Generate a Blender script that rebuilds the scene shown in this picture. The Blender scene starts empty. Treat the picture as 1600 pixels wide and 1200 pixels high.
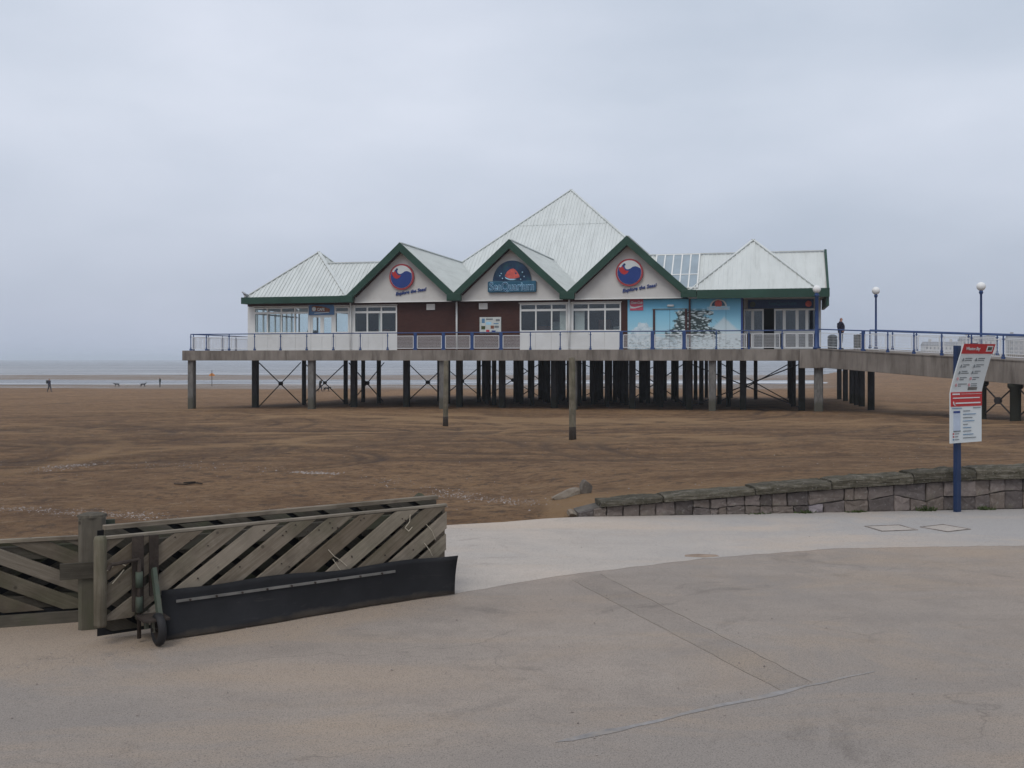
import bpy, bmesh, math, random
import numpy as np
from mathutils import Matrix, Vector
random.seed(7)
RNG = np.random.default_rng(11)
R = math.radians
SC = bpy.context.scene
COL = SC.collection

# ------------------------------------------------------------------ camera, sky, sun, exposure
cam_d = bpy.data.cameras.new('camera')
cam_d.sensor_width = 36.0
cam_d.lens = 36.0 * 1580 / 1600
cam_d.shift_y = -39 / 1600
cam_d.clip_start = 0.1
cam_d.clip_end = 30000
cam = bpy.data.objects.new('camera', cam_d)
COL.objects.link(cam)
cam.location = (0, 0, 0)                      # eye level is z = 0
cam.rotation_euler = (R(90), 0, 0)
SC.camera = cam

SUN_EL, SUN_AZ = 52.0, 205.0                  # azimuth clockwise from +Y (the view direction)
world = bpy.data.worlds.new('World')
SC.world = world
world.use_nodes = True
wt = world.node_tree
wt.nodes.clear()
w_out = wt.nodes.new('ShaderNodeOutputWorld')
w_bg = wt.nodes.new('ShaderNodeBackground')
w_bg.inputs['Strength'].default_value = 0.10
sky = wt.nodes.new('ShaderNodeTexSky')
sky.sky_type = 'NISHITA'
sky.sun_disc = False
sky.sun_elevation = R(SUN_EL)
sky.sun_rotation = R(SUN_AZ)
sky.air_density = 1.5
sky.dust_density = 3.0
tc = wt.nodes.new('ShaderNodeTexCoord')
mp = wt.nodes.new('ShaderNodeMapping')
mp.inputs['Location'].default_value = (0.0, 5.0, 2.0)
mp.inputs['Scale'].default_value = (1.0, 1.0, 2.6)
nz = wt.nodes.new('ShaderNodeTexNoise')
nz.inputs['Scale'].default_value = 2.1
nz.inputs['Detail'].default_value = 5.0
nz.inputs['Roughness'].default_value = 0.5
cr = wt.nodes.new('ShaderNodeValToRGB')       # the grey cloud sheet
cr.color_ramp.elements[0].position = 0.30
cr.color_ramp.elements[0].color = (5.70, 6.35, 7.45, 1)
cr.color_ramp.elements[1].position = 0.70
cr.color_ramp.elements[1].color = (7.75, 8.20, 9.30, 1)
# an overcast dome is dimmer towards the horizon than overhead
sepw = wt.nodes.new('ShaderNodeSeparateXYZ')
ovr = wt.nodes.new('ShaderNodeValToRGB')
for el_, (p_, v_) in zip([ovr.color_ramp.elements[0], ovr.color_ramp.elements[1], ovr.color_ramp.elements.new(.24)], ((0.0, .68), (1.0, 1.15), (.24, 1.0))):
    el_.position = p_; el_.color = (v_ * (.95 if p_ == 0 else 1), v_, v_ * (1.10 if p_ == 0 else 1), 1)
mulw = wt.nodes.new('ShaderNodeMix')
mulw.data_type = 'RGBA'; mulw.blend_type = 'MULTIPLY'; mulw.inputs['Factor'].default_value = 1.0
mixw = wt.nodes.new('ShaderNodeMix')
mixw.data_type = 'RGBA'
mixw.inputs['Factor'].default_value = 0.90
wt.links.new(tc.outputs['Generated'], mp.inputs['Vector'])
wt.links.new(mp.outputs['Vector'], nz.inputs['Vector'])
wt.links.new(nz.outputs['Fac'], cr.inputs['Fac'])
wt.links.new(sky.outputs['Color'], mixw.inputs[6])
wt.links.new(tc.outputs['Generated'], sepw.inputs[0])
wt.links.new(sepw.outputs['Z'], ovr.inputs['Fac'])
wt.links.new(cr.outputs['Color'], mulw.inputs[6])
wt.links.new(ovr.outputs['Color'], mulw.inputs[7])
wt.links.new(mulw.outputs[2], mixw.inputs[7])
wt.links.new(mixw.outputs[2], w_bg.inputs['Color'])
wt.links.new(w_bg.outputs['Background'], w_out.inputs['Surface'])

sun_d = bpy.data.lights.new('sun', 'SUN')
sun_d.energy = 1.0
sun_d.angle = R(28)
sun_d.color = (1.0, 0.96, 0.90)
sun = bpy.data.objects.new('sun', sun_d)
COL.objects.link(sun)
_az, _el = R(SUN_AZ), R(SUN_EL)
_to_sun = Vector((math.sin(_az) * math.cos(_el), math.cos(_az) * math.cos(_el), math.sin(_el)))
sun.rotation_euler = _to_sun.to_track_quat('Z', 'Y').to_euler()

SC.view_settings.view_transform = 'Standard'
SC.view_settings.look = 'None'
SC.view_settings.exposure = 0.0
SC.view_settings.gamma = 1.0
SC.view_settings.use_curve_mapping = False
SC.render.engine = 'CYCLES'
SC.cycles.max_bounces = 6
SC.cycles.transparent_max_bounces = 16
SC.cycles.volume_bounces = 1

# ------------------------------------------------------------------ helpers: materials
class G:
    """small wrapper over a material's node tree"""
    def __init__(s, name):
        s.m = bpy.data.materials.new(name)
        s.m.use_nodes = True
        s.t = s.m.node_tree
        s.t.nodes.clear()
        s.out = s.t.nodes.new('ShaderNodeOutputMaterial')
    def n(s, typ, _p=None, **inp):
        nd = s.t.nodes.new('ShaderNode' + typ)
        for k, v in (_p or {}).items():
            setattr(nd, k, v)
        for k, v in inp.items():
            key = k.replace('_', ' ') if not k.startswith('i') or not k[1:].isdigit() else int(k[1:])
            s.put(nd.inputs[key], v)
        return nd
    def put(s, sock, v):
        if isinstance(v, bpy.types.NodeSocket):
            s.t.links.new(v, sock)
        else:
            sock.default_value = v
    def coord(s, which='Object', scale=(1, 1, 1), rot=(0, 0, 0), loc=(0, 0, 0)):
        c = s.n('TexCoord').outputs[which]
        m = s.n('Mapping', Scale=scale, Rotation=rot, Location=loc)
        s.put(m.inputs['Vector'], c)
        return m.outputs['Vector']
    def noise(s, vec, scale, detail=4, rough=.55, dist=0.0):
        return s.n('TexNoise', Vector=vec, Scale=scale, Detail=detail, Roughness=rough, Distortion=dist).outputs['Fac']
    def ramp(s, fac, stops):
        r = s.n('ValToRGB', Fac=fac)
        e = r.color_ramp.elements
        while len(e) < len(stops):
            e.new(0.5)
        for el, (p, c) in zip(e, stops):
            el.position = p
            el.color = (c, c, c, 1) if isinstance(c, (int, float)) else (*c, 1)
        return r.outputs['Color']
    def mix(s, f, a, b, mode='MIX'):
        nd = s.n('Mix', {'data_type': 'RGBA', 'blend_type': mode})
        s.put(nd.inputs['Factor'], f)
        for k, v in (('A', a), ('B', b)):
            sock = [i for i in nd.inputs if i.name == k and i.type == 'RGBA'][0]
            s.put(sock, (*v, 1) if isinstance(v, tuple) and len(v) == 3 else v)
        return [o for o in nd.outputs if o.type == 'RGBA'][0]
    def math(s, op, a, b=0.0, clamp=False):
        nd = s.n('Math', {'operation': op, 'use_clamp': clamp})
        s.put(nd.inputs[0], a); s.put(nd.inputs[1], b)
        return nd.outputs[0]
    def sep(s, vec):
        nd = s.n('SeparateXYZ'); s.put(nd.inputs[0], vec)
        return nd.outputs
    def bump(s, h, strength=.3, dist=.02):
        return s.n('Bump', Height=h, Strength=strength, Distance=dist).outputs['Normal']
    def done(s, col, rough=.8, normal=None, metal=0.0, spec=.3):
        b = s.n('BsdfPrincipled')
        s.put(b.inputs['Base Color'], (*col, 1) if isinstance(col, tuple) and len(col) == 3 else col)
        s.put(b.inputs['Roughness'], rough)
        s.put(b.inputs['Metallic'], metal)
        s.put(b.inputs['Specular IOR Level'], spec)
        if normal is not None:
            s.put(b.inputs['Normal'], normal)
        s.t.links.new(b.outputs[0], s.out.inputs['Surface'])
        return s.m

def simple(name, col, rough=.6, var=.12, scale=3.0, metal=0.0, spec=.3, bump=0.0, dirt=None, dirt_amt=.5):
    """a plain paint or plastic with uneven tone and a little dirt"""
    g = G(name)
    v = g.coord('Object')
    n = g.noise(v, scale, 5)
    lo = tuple(c * (1 - var) for c in col); hi = tuple(min(1, c * (1 + var)) for c in col)
    c = g.ramp(n, [(.3, lo), (.7, hi)])
    if dirt:
        n2 = g.noise(v, scale * .7 + .3, 6, .65)
        c = g.mix(g.math('MULTIPLY', g.ramp(n2, [(.48, 0.0), (.68, 1.0)]), dirt_amt), c, dirt)
    nm = g.bump(g.noise(v, scale * 8, 4), bump, .01) if bump else None
    return g.done(c, rough, nm, metal, spec)

# ------------------------------------------------------------------ helpers: meshes
class MB:
    def __init__(s):
        s.v = []; s.f = []; s.m = []
    def add(s, vs, fs, mi=0):
        o = len(s.v)
        s.v += [tuple(p) for p in vs]
        s.f += [tuple(i + o for i in f) for f in fs]
        s.m += [mi] * len(fs)
        return s
    def box(s, a, b, mi=0):
        (x0, y0, z0), (x1, y1, z1) = a, b
        vs = [(x0, y0, z0), (x1, y0, z0), (x1, y1, z0), (x0, y1, z0), (x0, y0, z1), (x1, y0, z1), (x1, y1, z1), (x0, y1, z1)]
        return s.add(vs, [(0, 3, 2, 1), (4, 5, 6, 7), (0, 1, 5, 4), (1, 2, 6, 5), (2, 3, 7, 6), (3, 0, 4, 7)], mi)
    def tube(s, p, q, r, n=8, r2=None, cap=True, mi=0):
        p, q = Vector(p), Vector(q)
        d = (q - p).normalized()
        u = d.orthogonal().normalized(); w = d.cross(u)
        r2 = r if r2 is None else r2
        vs = []
        for c, rr in ((p, r), (q, r2)):
            for k in range(n):
                a = 2 * math.pi * k / n
                vs.append(c + u * math.cos(a) * rr + w * math.sin(a) * rr)
        fs = [(k, (k + 1) % n, n + (k + 1) % n, n + k) for k in range(n)]
        if cap:
            fs += [tuple(range(n - 1, -1, -1)), tuple(range(n, 2 * n))]
        return s.add(vs, fs, mi)
    def bar(s, p, q, wdt, hgt, up=(0, 0, 1), mi=0):
        """rectangular bar from p to q; wdt across, hgt along up, centred"""
        p, q, up = Vector(p), Vector(q), Vector(up)
        d = (q - p).normalized(); a = d.cross(up).normalized(); b = a.cross(d).normalized()
        vs = []
        for c in (p, q):
            for i, j in ((-1, -1), (1, -1), (1, 1), (-1, 1)):
                vs.append(c + a * (i * wdt / 2) + b * (j * hgt / 2))
        return s.add(vs, [(0, 1, 2, 3), (7, 6, 5, 4), (0, 4, 5, 1), (1, 5, 6, 2), (2, 6, 7, 3), (3, 7, 4, 0)], mi)
    def prism(s, poly, off, mi=0):
        """poly: list of 3-d points (planar), extruded by the vector off"""
        n = len(poly); off = Vector(off)
        vs = [Vector(p) for p in poly] + [Vector(p) + off for p in poly]
        fs = [tuple(range(n - 1, -1, -1)), tuple(range(n, 2 * n))]
        fs += [(k, (k + 1) % n, n + (k + 1) % n, n + k) for k in range(n)]
        return s.add(vs, fs, mi)
    def lathe(s, prof, n=16, c=(0, 0, 0), mi=0):
        """prof: list of (r, z)"""
        vs = []
        for r, z in prof:
            for k in range(n):
                a = 2 * math.pi * k / n
                vs.append((c[0] + r * math.cos(a), c[1] + r * math.sin(a), c[2] + z))
        fs = []
        for j in range(len(prof) - 1):
            for k in range(n):
                fs.append((j * n + k, j * n + (k + 1) % n, (j + 1) * n + (k + 1) % n, (j + 1) * n + k))
        fs += [tuple(range(n - 1, -1, -1)), tuple(range((len(prof) - 1) * n, len(prof) * n))]
        return s.add(vs, fs, mi)
    def mesh(s, name, mats, smooth=False):
        me = bpy.data.meshes.new(name)
        me.from_pydata([tuple(p) for p in s.v], [], s.f)
        for m in (mats if isinstance(mats, (list, tuple)) else [mats]):
            me.materials.append(m)
        if any(s.m):
            me.polygons.foreach_set('material_index', s.m)
        bm = bmesh.new(); bm.from_mesh(me)
        bmesh.ops.recalc_face_normals(bm, faces=bm.faces)
        bm.to_mesh(me); bm.free()
        if smooth:
            for p in me.polygons:
                p.use_smooth = True
        me.update()
        return me
    def build(s, name, mats, parent=None, smooth=False, loc=None, bevel=0.0, label=None):
        o = put(name, s.mesh(name, mats, smooth), parent, loc)
        if bevel:
            b = o.modifiers.new('bevel', 'BEVEL'); b.width = bevel; b.segments = 2; b.limit_method = 'ANGLE'
        if label:
            o['label'] = label
        return o

def put(name, me, parent=None, loc=None, rz=0.0):
    o = bpy.data.objects.new(name, me)
    COL.objects.link(o)
    if parent is not None:
        o.parent = parent
    if loc is not None:
        o.location = loc
    if rz:
        o.rotation_euler = (0, 0, rz)
    return o

def tag(o, label=None, cat=None, group=None, kind=None):
    for k, v in (('label', label), ('category', cat), ('group', group), ('kind', kind)):
        if v:
            o[k] = v
    return o

def thing(name, label, cat, loc=(0, 0, 0), rz=0.0, group=None):
    o = bpy.data.objects.new(name, None)
    COL.objects.link(o)
    o.empty_display_size = .2
    o.location = loc
    o.rotation_euler = (0, 0, rz)
    return tag(o, label, cat, group)

def clip(poly, a, b, c):
    """keep a*x + b*y <= c of a convex 2-d polygon"""
    out = []
    for i in range(len(poly)):
        p, q = poly[i], poly[(i + 1) % len(poly)]
        dp = a * p[0] + b * p[1] - c; dq = a * q[0] + b * q[1] - c
        if dp <= 0:
            out.append(p)
        if (dp < 0 < dq) or (dq < 0 < dp):
            k = dp / (dp - dq)
            out.append((p[0] + (q[0] - p[0]) * k, p[1] + (q[1] - p[1]) * k))
    return out

def text_mesh(body, size, mat, extrude=.01, shear=0.0, offset=0.0, align='CENTER', xs=1.0, rot=0.0):
    """standing text: x right, z up, facing -y"""
    cu = bpy.data.curves.new('lettering', 'FONT')
    cu.body = body; cu.size = size; cu.extrude = extrude; cu.shear = shear; cu.offset = offset
    cu.align_x = align; cu.align_y = 'CENTER'; cu.resolution_u = 3
    tmp = bpy.data.objects.new('lettering', cu)
    COL.objects.link(tmp)
    bpy.context.view_layer.update()
    me = bpy.data.meshes.new_from_object(tmp.evaluated_get(bpy.context.evaluated_depsgraph_get()))
    bpy.data.objects.remove(tmp); bpy.data.curves.remove(cu)
    me.transform(Matrix.Rotation(R(90), 4, 'X') @ Matrix.Rotation(rot, 4, 'Z') @ Matrix.Diagonal((xs, 1, 1, 1)))
    me.materials.clear(); me.materials.append(mat)
    return me

_NT = {}
def vnoise(x, y, cell, seed):
    """smooth value noise, -1..1"""
    if seed not in _NT:
        _NT[seed] = np.random.default_rng(seed).uniform(-1, 1, (257, 257))
    r = _NT[seed]
    gx, gy = x / cell + 1000.37, y / cell + 1000.71
    ix, iy = np.floor(gx).astype(int), np.floor(gy).astype(int)
    fx, fy = gx - ix, gy - iy
    fx = fx * fx * (3 - 2 * fx); fy = fy * fy * (3 - 2 * fy)
    ix %= 256; iy %= 256
    return (r[ix, iy] * (1 - fx) + r[ix + 1, iy] * fx) * (1 - fy) + (r[ix, iy + 1] * (1 - fx) + r[ix + 1, iy + 1] * fx) * fy

def sstep(x, a, b):
    t = np.clip((x - a) / (b - a), 0, 1)
    return t * t * (3 - 2 * t)

# ------------------------------------------------------------------ places
GZ = -2.05                                    # the concrete apron
SEA = -4.25
DECK = 0.51                                   # top of the pier deck
TH = R(14.2)
P0 = Vector((-15.27, 60.0, DECK))             # origin of the pier frame (s along the front, t away, z up)
UU = Vector((math.cos(TH), -math.sin(TH), 0)); NN = Vector((math.sin(TH), math.cos(TH), 0))
def pier(s, t, z=0.0):
    return P0 + UU * s + NN * t + Vector((0, 0, z))
RD = Vector((.400, -.9165, 0)); RB = Vector((.9165, .400, 0))
Q0 = pier(31.95, 0)                           # head of the ramp
RSL = -.049
def ramp_pt(a, b, z=0.0):
    return Q0 + RD * a + RB * b + Vector((0, 0, RSL * a + z))

WALL_A, WALL_B = Vector((.87, 13.11)), Vector((7.0, 13.84))
WDIR = (WALL_B - WALL_A).normalized(); WNRM = Vector((WDIR.y, -WDIR.x))   # WNRM faces the camera
def wall_h(L):
    """top of the stone courses above the apron"""
    return float(np.interp(L, [0, .3, 2.9, 5.1, 6.3, 12], [.06, .13, .285, .40, .42, .45]))

PROF_D = [-60, 13, 52, 90, 120, 145, 168, 176, 200, 212, 240, 266, 290, 420]
PROF_Z = [-2.09, -2.09, -2.69, -3.33, -3.84, -4.11, -4.22, -4.32, -4.31, -4.21, -4.17, -4.22, -4.45, -5.2]
def beach_z(X, D, fine=True):
    X = np.asarray(X, float); D = np.asarray(D, float)
    z = np.interp(D, PROF_D, PROF_Z)
    z = z - .20 * sstep(-X, 5, 22) * sstep(D, 35, 60) * (1 - sstep(D, 95, 135))
    # sand banked up behind the stone wall
    L = (X - WALL_A.x) * WDIR.x + (D - WALL_A.y) * WDIR.y
    q = -((X - WALL_A.x) * WNRM.x + (D - WALL_A.y) * WNRM.y)
    hh = np.interp(L, [-.6, 0, .3, 2.9, 5.1, 6.3, 14], [0, .05, .13, .33, .46, .49, .52])
    z = z + hh * sstep(q, .20, .40) * (1 - sstep(q, .5, 11)) * (1 - sstep(L, 14, 25))
    # low drift where the sand meets the end of the wall
    z = z + .07 * np.exp(-((X - .3) / 1.3) ** 2 - ((D - 14.2) / 1.0) ** 2)
    far = sstep(D, 60, 150)
    z = z + 2.4 * sstep(X - .285 * D, 0, 45) * sstep(D, 95, 150)   # the shore swings round towards the town
    z = z + (.05 * vnoise(X, D, 9, 1) + .022 * vnoise(X, D, 2.3, 2)) * sstep(D, 13, 20) * (1 - .6 * far)
    z = z + .035 * vnoise(X * .22, D, 7, 5) * far
    if fine:
        z = z + (.010 * vnoise(X, D, .55, 3) + .006 * vnoise(X, D, .22, 4)) * sstep(D, 11, 14)
    return z

# ------------------------------------------------------------------ materials
def m_sand():
    g = G('beach_sand')
    v = g.coord('Object')
    vs = g.coord('Object', (1, 1.15, 1), (0, 0, R(12)))
    big = g.noise(v, .11, 5, .6, .6)
    mid = g.noise(vs, .9, 8, .72, .3)
    fin = g.noise(v, 7.0, 5, .65)
    grit = g.noise(v, 22, 4, .75)
    clod = g.noise(v, 2.6, 8, .78)
    c = g.ramp(big, [(.34, (0.218, 0.119, 0.051)), (.52, (0.279, 0.156, 0.070)), (.68, (0.319, 0.183, 0.084))])
    c = g.mix(g.ramp(mid, [(.38, .85), (.54, 0.0)]), c, (0.148, 0.074, 0.030))
    c = g.mix(g.ramp(g.noise(g.coord('Object', (.8, 1.3, 1), (0, 0, R(5))), 1.0, 8, .72, .6), [(.50, 0.0), (.64, .55)]), c, (0.367, 0.222, 0.106))
    c = g.mix(g.ramp(fin, [(.36, .75), (.50, 0.0)]), c, (0.120, 0.060, 0.024))
    c = g.mix(g.ramp(clod, [(.405, .85), (.445, 0.0)]), c, (0.100, 0.057, 0.029))
    c = g.mix(g.ramp(clod, [(.56, 0.0), (.61, .5)]), c, (0.357, 0.234, 0.133))
    c = g.mix(g.ramp(grit, [(.60, 0.0), (.78, .5)]), c, (0.360, 0.229, 0.118))
    tr = g.n('Attribute', {'attribute_name': 'track'}).outputs['Fac']
    c = g.mix(g.math('MULTIPLY', tr, 1.0, True), c, (0.089, 0.051, 0.028))
    lt = g.n('Attribute', {'attribute_name': 'dry'}).outputs['Fac']
    c = g.mix(g.math('MULTIPLY', lt, .8, True), c, (0.354, 0.216, 0.104))
    wet = g.n('Attribute', {'attribute_name': 'wet'}).outputs['Fac']
    c = g.mix(g.math('MULTIPLY', wet, .85), c, (0.159, 0.104, 0.057))
    film = g.noise(g.coord('Object', (.05, .35, 1)), 1.0, 4, .6)
    rough = g.math('SUBTRACT', .92, g.math('MULTIPLY', wet, g.math('ADD', .30, g.ramp(film, [(.45, 0.0), (.6, .42)]))))
    h = g.math('ADD', g.math('ADD', g.math('MULTIPLY', clod, 1.6), g.math('MULTIPLY', fin, .8)), g.math('MULTIPLY', grit, .25))
    nd = g.n('Bump', Height=h, Strength=1.0, Distance=.13)
    return g.done(c, rough, nd.outputs['Normal'], 0, .35)

def m_sea():
    g = G('sea_water')
    v1 = g.coord('Object', (.035, .16, 1))
    v2 = g.coord('Object', (.004, .055, 1))
    o = g.sep(g.n('TexCoord').outputs['Object'])
    w = g.math('ADD', g.noise(v1, 3.2, 5, .6), g.math('MULTIPLY', g.noise(g.coord('Object', (.006, .075, 1)), 1.6, 5, .65, .6), 2.2))
    f = g.noise(v2, 1.9, 6, .66, .5)
    # surf: broken white water in the shallows, thinning out to sea
    shallow = g.ramp(g.math('DIVIDE', o[1], 1000.0), [(.17, 1.0), (.285, .95), (.40, .55), (.62, .12), (.9, 0.0)])
    foam = g.math('MULTIPLY', g.ramp(f, [(.49, 0.0), (.60, 1.0)]), shallow)
    c = g.mix(g.noise(v2, .6, 3), (.115, .122, .135), (.165, .160, .160))
    c = g.mix(g.math('MULTIPLY', foam, .85), c, (.78, .79, .80))
    rough = g.math('ADD', .22, g.math('MULTIPLY', foam, .5))
    return g.done(c, rough, g.bump(w, 1.0, 1.6), 0, .4)

def m_concrete(name, base, dark, sandc, sand_amt=.5, streak=True, crack=True, bump=.25, drift=False, cool=None):
    g = G(name)
    v = g.coord('Object')
    vs = g.coord('Object', (.35, 1.7, 1), (0, 0, R(-16)))
    big = g.noise(vs, .75, 8, .68, .5)
    mid = g.noise(v, 2.2, 6, .65, .3)
    fin = g.noise(v, 115, 4, .75)
    agg = g.n('TexVoronoi', Vector=v, Scale=95.0).outputs['Distance']
    c = g.ramp(big, [(.34, tuple((x + y) / 2 for x, y in zip(dark, base))), (.50, base), (.66, tuple(x * 1.10 for x in base))])
    c = g.mix(g.ramp(mid, [(.38, .45), (.55, 0.0)]), c, dark)
    area = g.noise(v, .28, 4, .55, .4)
    c = g.mix(g.ramp(area, [(.36, .75), (.52, 0.0)]), c, tuple(x * k for x, k in zip(base, (.86, .90, .95))))
    c = g.mix(g.ramp(area, [(.54, 0.0), (.68, .55)]), c, tuple(x * k for x, k in zip(base, (1.22, 1.13, 1.05))))
    stain = g.noise(g.coord('Object', (1, 1, 1), (0, 0, 0), (9, 4, 0)), 1.1, 7, .7, 1.2)
    c = g.mix(g.ramp(stain, [(.30, .55), (.42, 0.0)]), c, tuple(x * .62 for x in dark))
    if cool:
        o4 = g.sep(v)
        cm_ = g.math('ADD', g.math('MULTIPLY', o4[0], .16), g.math('MULTIPLY', g.math('SUBTRACT', stain, .5), .9))
        c = g.mix(g.ramp(cm_, [(.25, 0.0), (.75, .75)]), c, cool)
    if drift:
        o3 = g.sep(v)
        ln = g.math('ADD', g.math('MULTIPLY', o3[0], -.583), g.math('MULTIPLY', o3[1], .812))   # distance from the line of the gate
        ln = g.math('ADD', g.math('SUBTRACT', ln, 7.42), g.math('MULTIPLY', g.math('SUBTRACT', stain, .5), 1.6))
        near = g.ramp(g.math('ADD', g.math('MULTIPLY', ln, .5), .5), [(.25, 0.0), (.45, .65), (.8, .65)])
        side = g.ramp(g.math('ADD', g.math('MULTIPLY', o3[0], .1), .5), [(.40, 1.0), (.47, 0.0)])
        c = g.mix(g.math('MULTIPLY', near, side), c, sandc)
    sn = g.noise(g.coord('Object', (.5, 1.3, 1), (0, 0, R(14)), (3, 1, 0)), .8, 6, .66, .7)
    c = g.mix(g.math('MULTIPLY', g.ramp(sn, [(.47, 0.0), (.66, 1.0)]), sand_amt), c, sandc)
    c = g.mix(g.ramp(fin, [(.38, .70), (.50, 0.0)]), c, tuple(x * .5 for x in dark))
    c = g.mix(g.ramp(agg, [(.10, .55), (.24, 0.0)]), c, tuple(min(1, x * 1.7) for x in base))
    spk = g.n('TexVoronoi', Vector=v, Scale=4.5).outputs['Distance']
    c = g.mix(g.ramp(spk, [(.018, .7), (.032, 0.0)]), c, (.10, .08, .07))
    if crack:
        wv = g.n('VectorMath', {'operation': 'ADD'})
        g.put(wv.inputs[0], v)
        ns = g.n('TexNoise', Vector=v, Scale=1.6, Detail=6.0)
        sc = g.n('VectorMath', {'operation': 'SCALE'}); g.put(sc.inputs[0], ns.outputs['Color']); sc.inputs['Scale'].default_value = .8
        g.put(wv.inputs[1], sc.outputs[0])
        vo = g.n('TexVoronoi', {'feature': 'DISTANCE_TO_EDGE'}, Vector=wv.outputs[0], Scale=.42)
        cm = g.ramp(vo.outputs['Distance'], [(.0012, 1.0), (.0045, 0.0)])
        gate = g.ramp(g.noise(v, .5, 3), [(.50, 0.0), (.58, 1.0)])
        c = g.mix(g.math('MULTIPLY', g.math('MULTIPLY', cm, gate), .38), c, (.11, .092, .078))
    h = g.math('ADD', g.math('MULTIPLY', fin, .5), g.math('MULTIPLY', mid, .6))
    return g.done(c, .9, g.bump(h, bump * 2, .012), 0, .25)

def m_pier_concrete():
    g = G('weathered_concrete')
    v = g.coord('Object')
    st = g.noise(g.coord('Object', (2.2, 2.2, .35)), 1.0, 6, .65)
    bl = g.noise(v, .7, 5, .6)
    c = g.ramp(bl, [(.3, (.175, .150, .128)), (.7, (.265, .235, .205))])
    c = g.mix(g.ramp(st, [(.34, .75), (.52, 0.0)]), c, (.095, .080, .068))
    c = g.mix(g.ramp(st, [(.58, 0.0), (.74, .5)]), c, (.34, .31, .28))
    return g.done(c, .9, g.bump(g.noise(v, 9, 5), .25, .02), 0, .2)

def m_wood(name, a, b, green=0.0, vert=False):
    g = G(name)
    info = g.n('ObjectInfo').outputs['Random']
    base = g.n('TexCoord').outputs['Object']
    sh = g.n('CombineXYZ', X=g.math('MULTIPLY', info, 37.0), Y=g.math('MULTIPLY', info, 11.0), Z=g.math('MULTIPLY', info, 23.0))
    ad = g.n('VectorMath', {'operation': 'ADD'}); g.put(ad.inputs[0], base); g.put(ad.inputs[1], sh.outputs[0])
    gv = g.n('Mapping', Scale=(30, 22, 2.0) if vert else (2.0, 22, 30)); g.put(gv.inputs['Vector'], ad.outputs[0])
    grain = g.noise(gv.outputs[0], 1.6, 7, .7, .6)
    blot = g.noise(ad.outputs[0], 3.1, 5, .6)
    c = g.ramp(grain, [(.30, a), (.68, b)])
    c = g.mix(g.ramp(blot, [(.36, .6), (.56, 0.0)]), c, tuple(x * .55 for x in a))
    c = g.mix(g.ramp(info, [(0.0, .65), (.6, 0.0)]), c, (a[0] * .62, a[1] * .56, a[2] * .48))
    c = g.mix(g.ramp(info, [(.7, 0.0), (1.0, .4)]), c, tuple(x * 1.15 for x in b))
    if green:
        c = g.mix(g.math('MULTIPLY', g.ramp(g.noise(ad.outputs[0], 2.0, 4), [(.5, 0.0), (.66, 1.0)]), green), c, (.085, .095, .050))
    kn = g.n('TexVoronoi', Scale=5.0); g.put(kn.inputs['Vector'], ad.outputs[0])
    c = g.mix(g.ramp(kn.outputs['Distance'], [(.05, .7), (.09, 0.0)]), c, tuple(x * .35 for x in a))
    return g.done(c, .9, g.bump(grain, .5, .006), 0, .15)

def m_stone(name, a, b):
    g = G(name)
    info = g.n('ObjectInfo').outputs['Random']
    v = g.coord('Object')
    n1 = g.noise(v, 6, 6, .7, .3); n2 = g.noise(v, 28, 4, .7)
    c = g.ramp(n1, [(.3, a), (.7, b)])
    tint = g.ramp(info, [(0.0, (.50, .47, .46)), (.3, (.80, .76, .78)), (.6, (1.0, .92, .84)), (.85, (1.08, 1.0, .98)), (1.0, (1.35, 1.27, 1.24))])
    c = g.mix(1.0, c, tint, 'MULTIPLY')
    c = g.mix(g.ramp(n2, [(.58, 0.0), (.72, .5)]), c, (.33, .32, .30))
    lich = g.noise(v, 3.4, 5, .6)
    c = g.mix(g.ramp(lich, [(.58, 0.0), (.70, .45)]), c, (.115, .105, .060))
    return g.done(c, .92, g.bump(g.math('ADD', n1, g.math('MULTIPLY', n2, .4)), .7, .02), 0, .15)

def m_roof():
    g = G('white_roof_sheet')
    v = g.coord('Object')
    st = g.noise(g.coord('Object', (1.2, .5, .5)), 1.2, 5, .6)
    c = g.ramp(st, [(.3, (.585, .610, .590)), (.7, (.645, .670, .648))])
    dr = g.noise(g.coord('Object', (2.4, .35, .35)), 1.3, 6, .7)
    c = g.mix(g.ramp(dr, [(.36, .45), (.50, 0.0)]), c, (.47, .49, .465))
    return g.done(c, .55, None, 0, .3)

def m_brick():
    g = G('maroon_brick')
    br = g.n('TexBrick', Vector=g.coord('Object', (1, 1, 1), (R(90), 0, 0)), Scale=1.0, Mortar_Size=.010, Brick_Width=.225, Row_Height=.075)
    br.inputs['Color1'].default_value = (.062, .022, .017, 1)
    br.inputs['Color2'].default_value = (.078, .030, .022, 1)
    br.inputs['Mortar'].default_value = (.050, .030, .026, 1)
    c = g.mix(g.ramp(g.noise(g.coord('Object'), .8, 5), [(.4, .35), (.6, 0.0)]), br.outputs['Color'], (.040, .018, .015))
    return g.done(c, .8, g.bump(br.outputs['Fac'], -.3, .01), 0, .2)

def m_glass():
    g = G('window_glass')
    tr = g.n('BsdfTransparent', Color=(.90, .94, .94, 1))
    gl = g.n('BsdfGlossy', Color=(.9, .95, 1, 1), Roughness=.03)
    fc = g.n('LayerWeight', Blend=.5).outputs['Facing']
    f = g.math('ADD', g.math('MULTIPLY', g.math('POWER', fc, 4.0), .7), .045, True)
    mx = g.n('MixShader', Fac=f, i1=tr.outputs[0], i2=gl.outputs[0])
    g.t.links.new(mx.outputs[0], g.out.inputs['Surface'])
    return g.m

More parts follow.
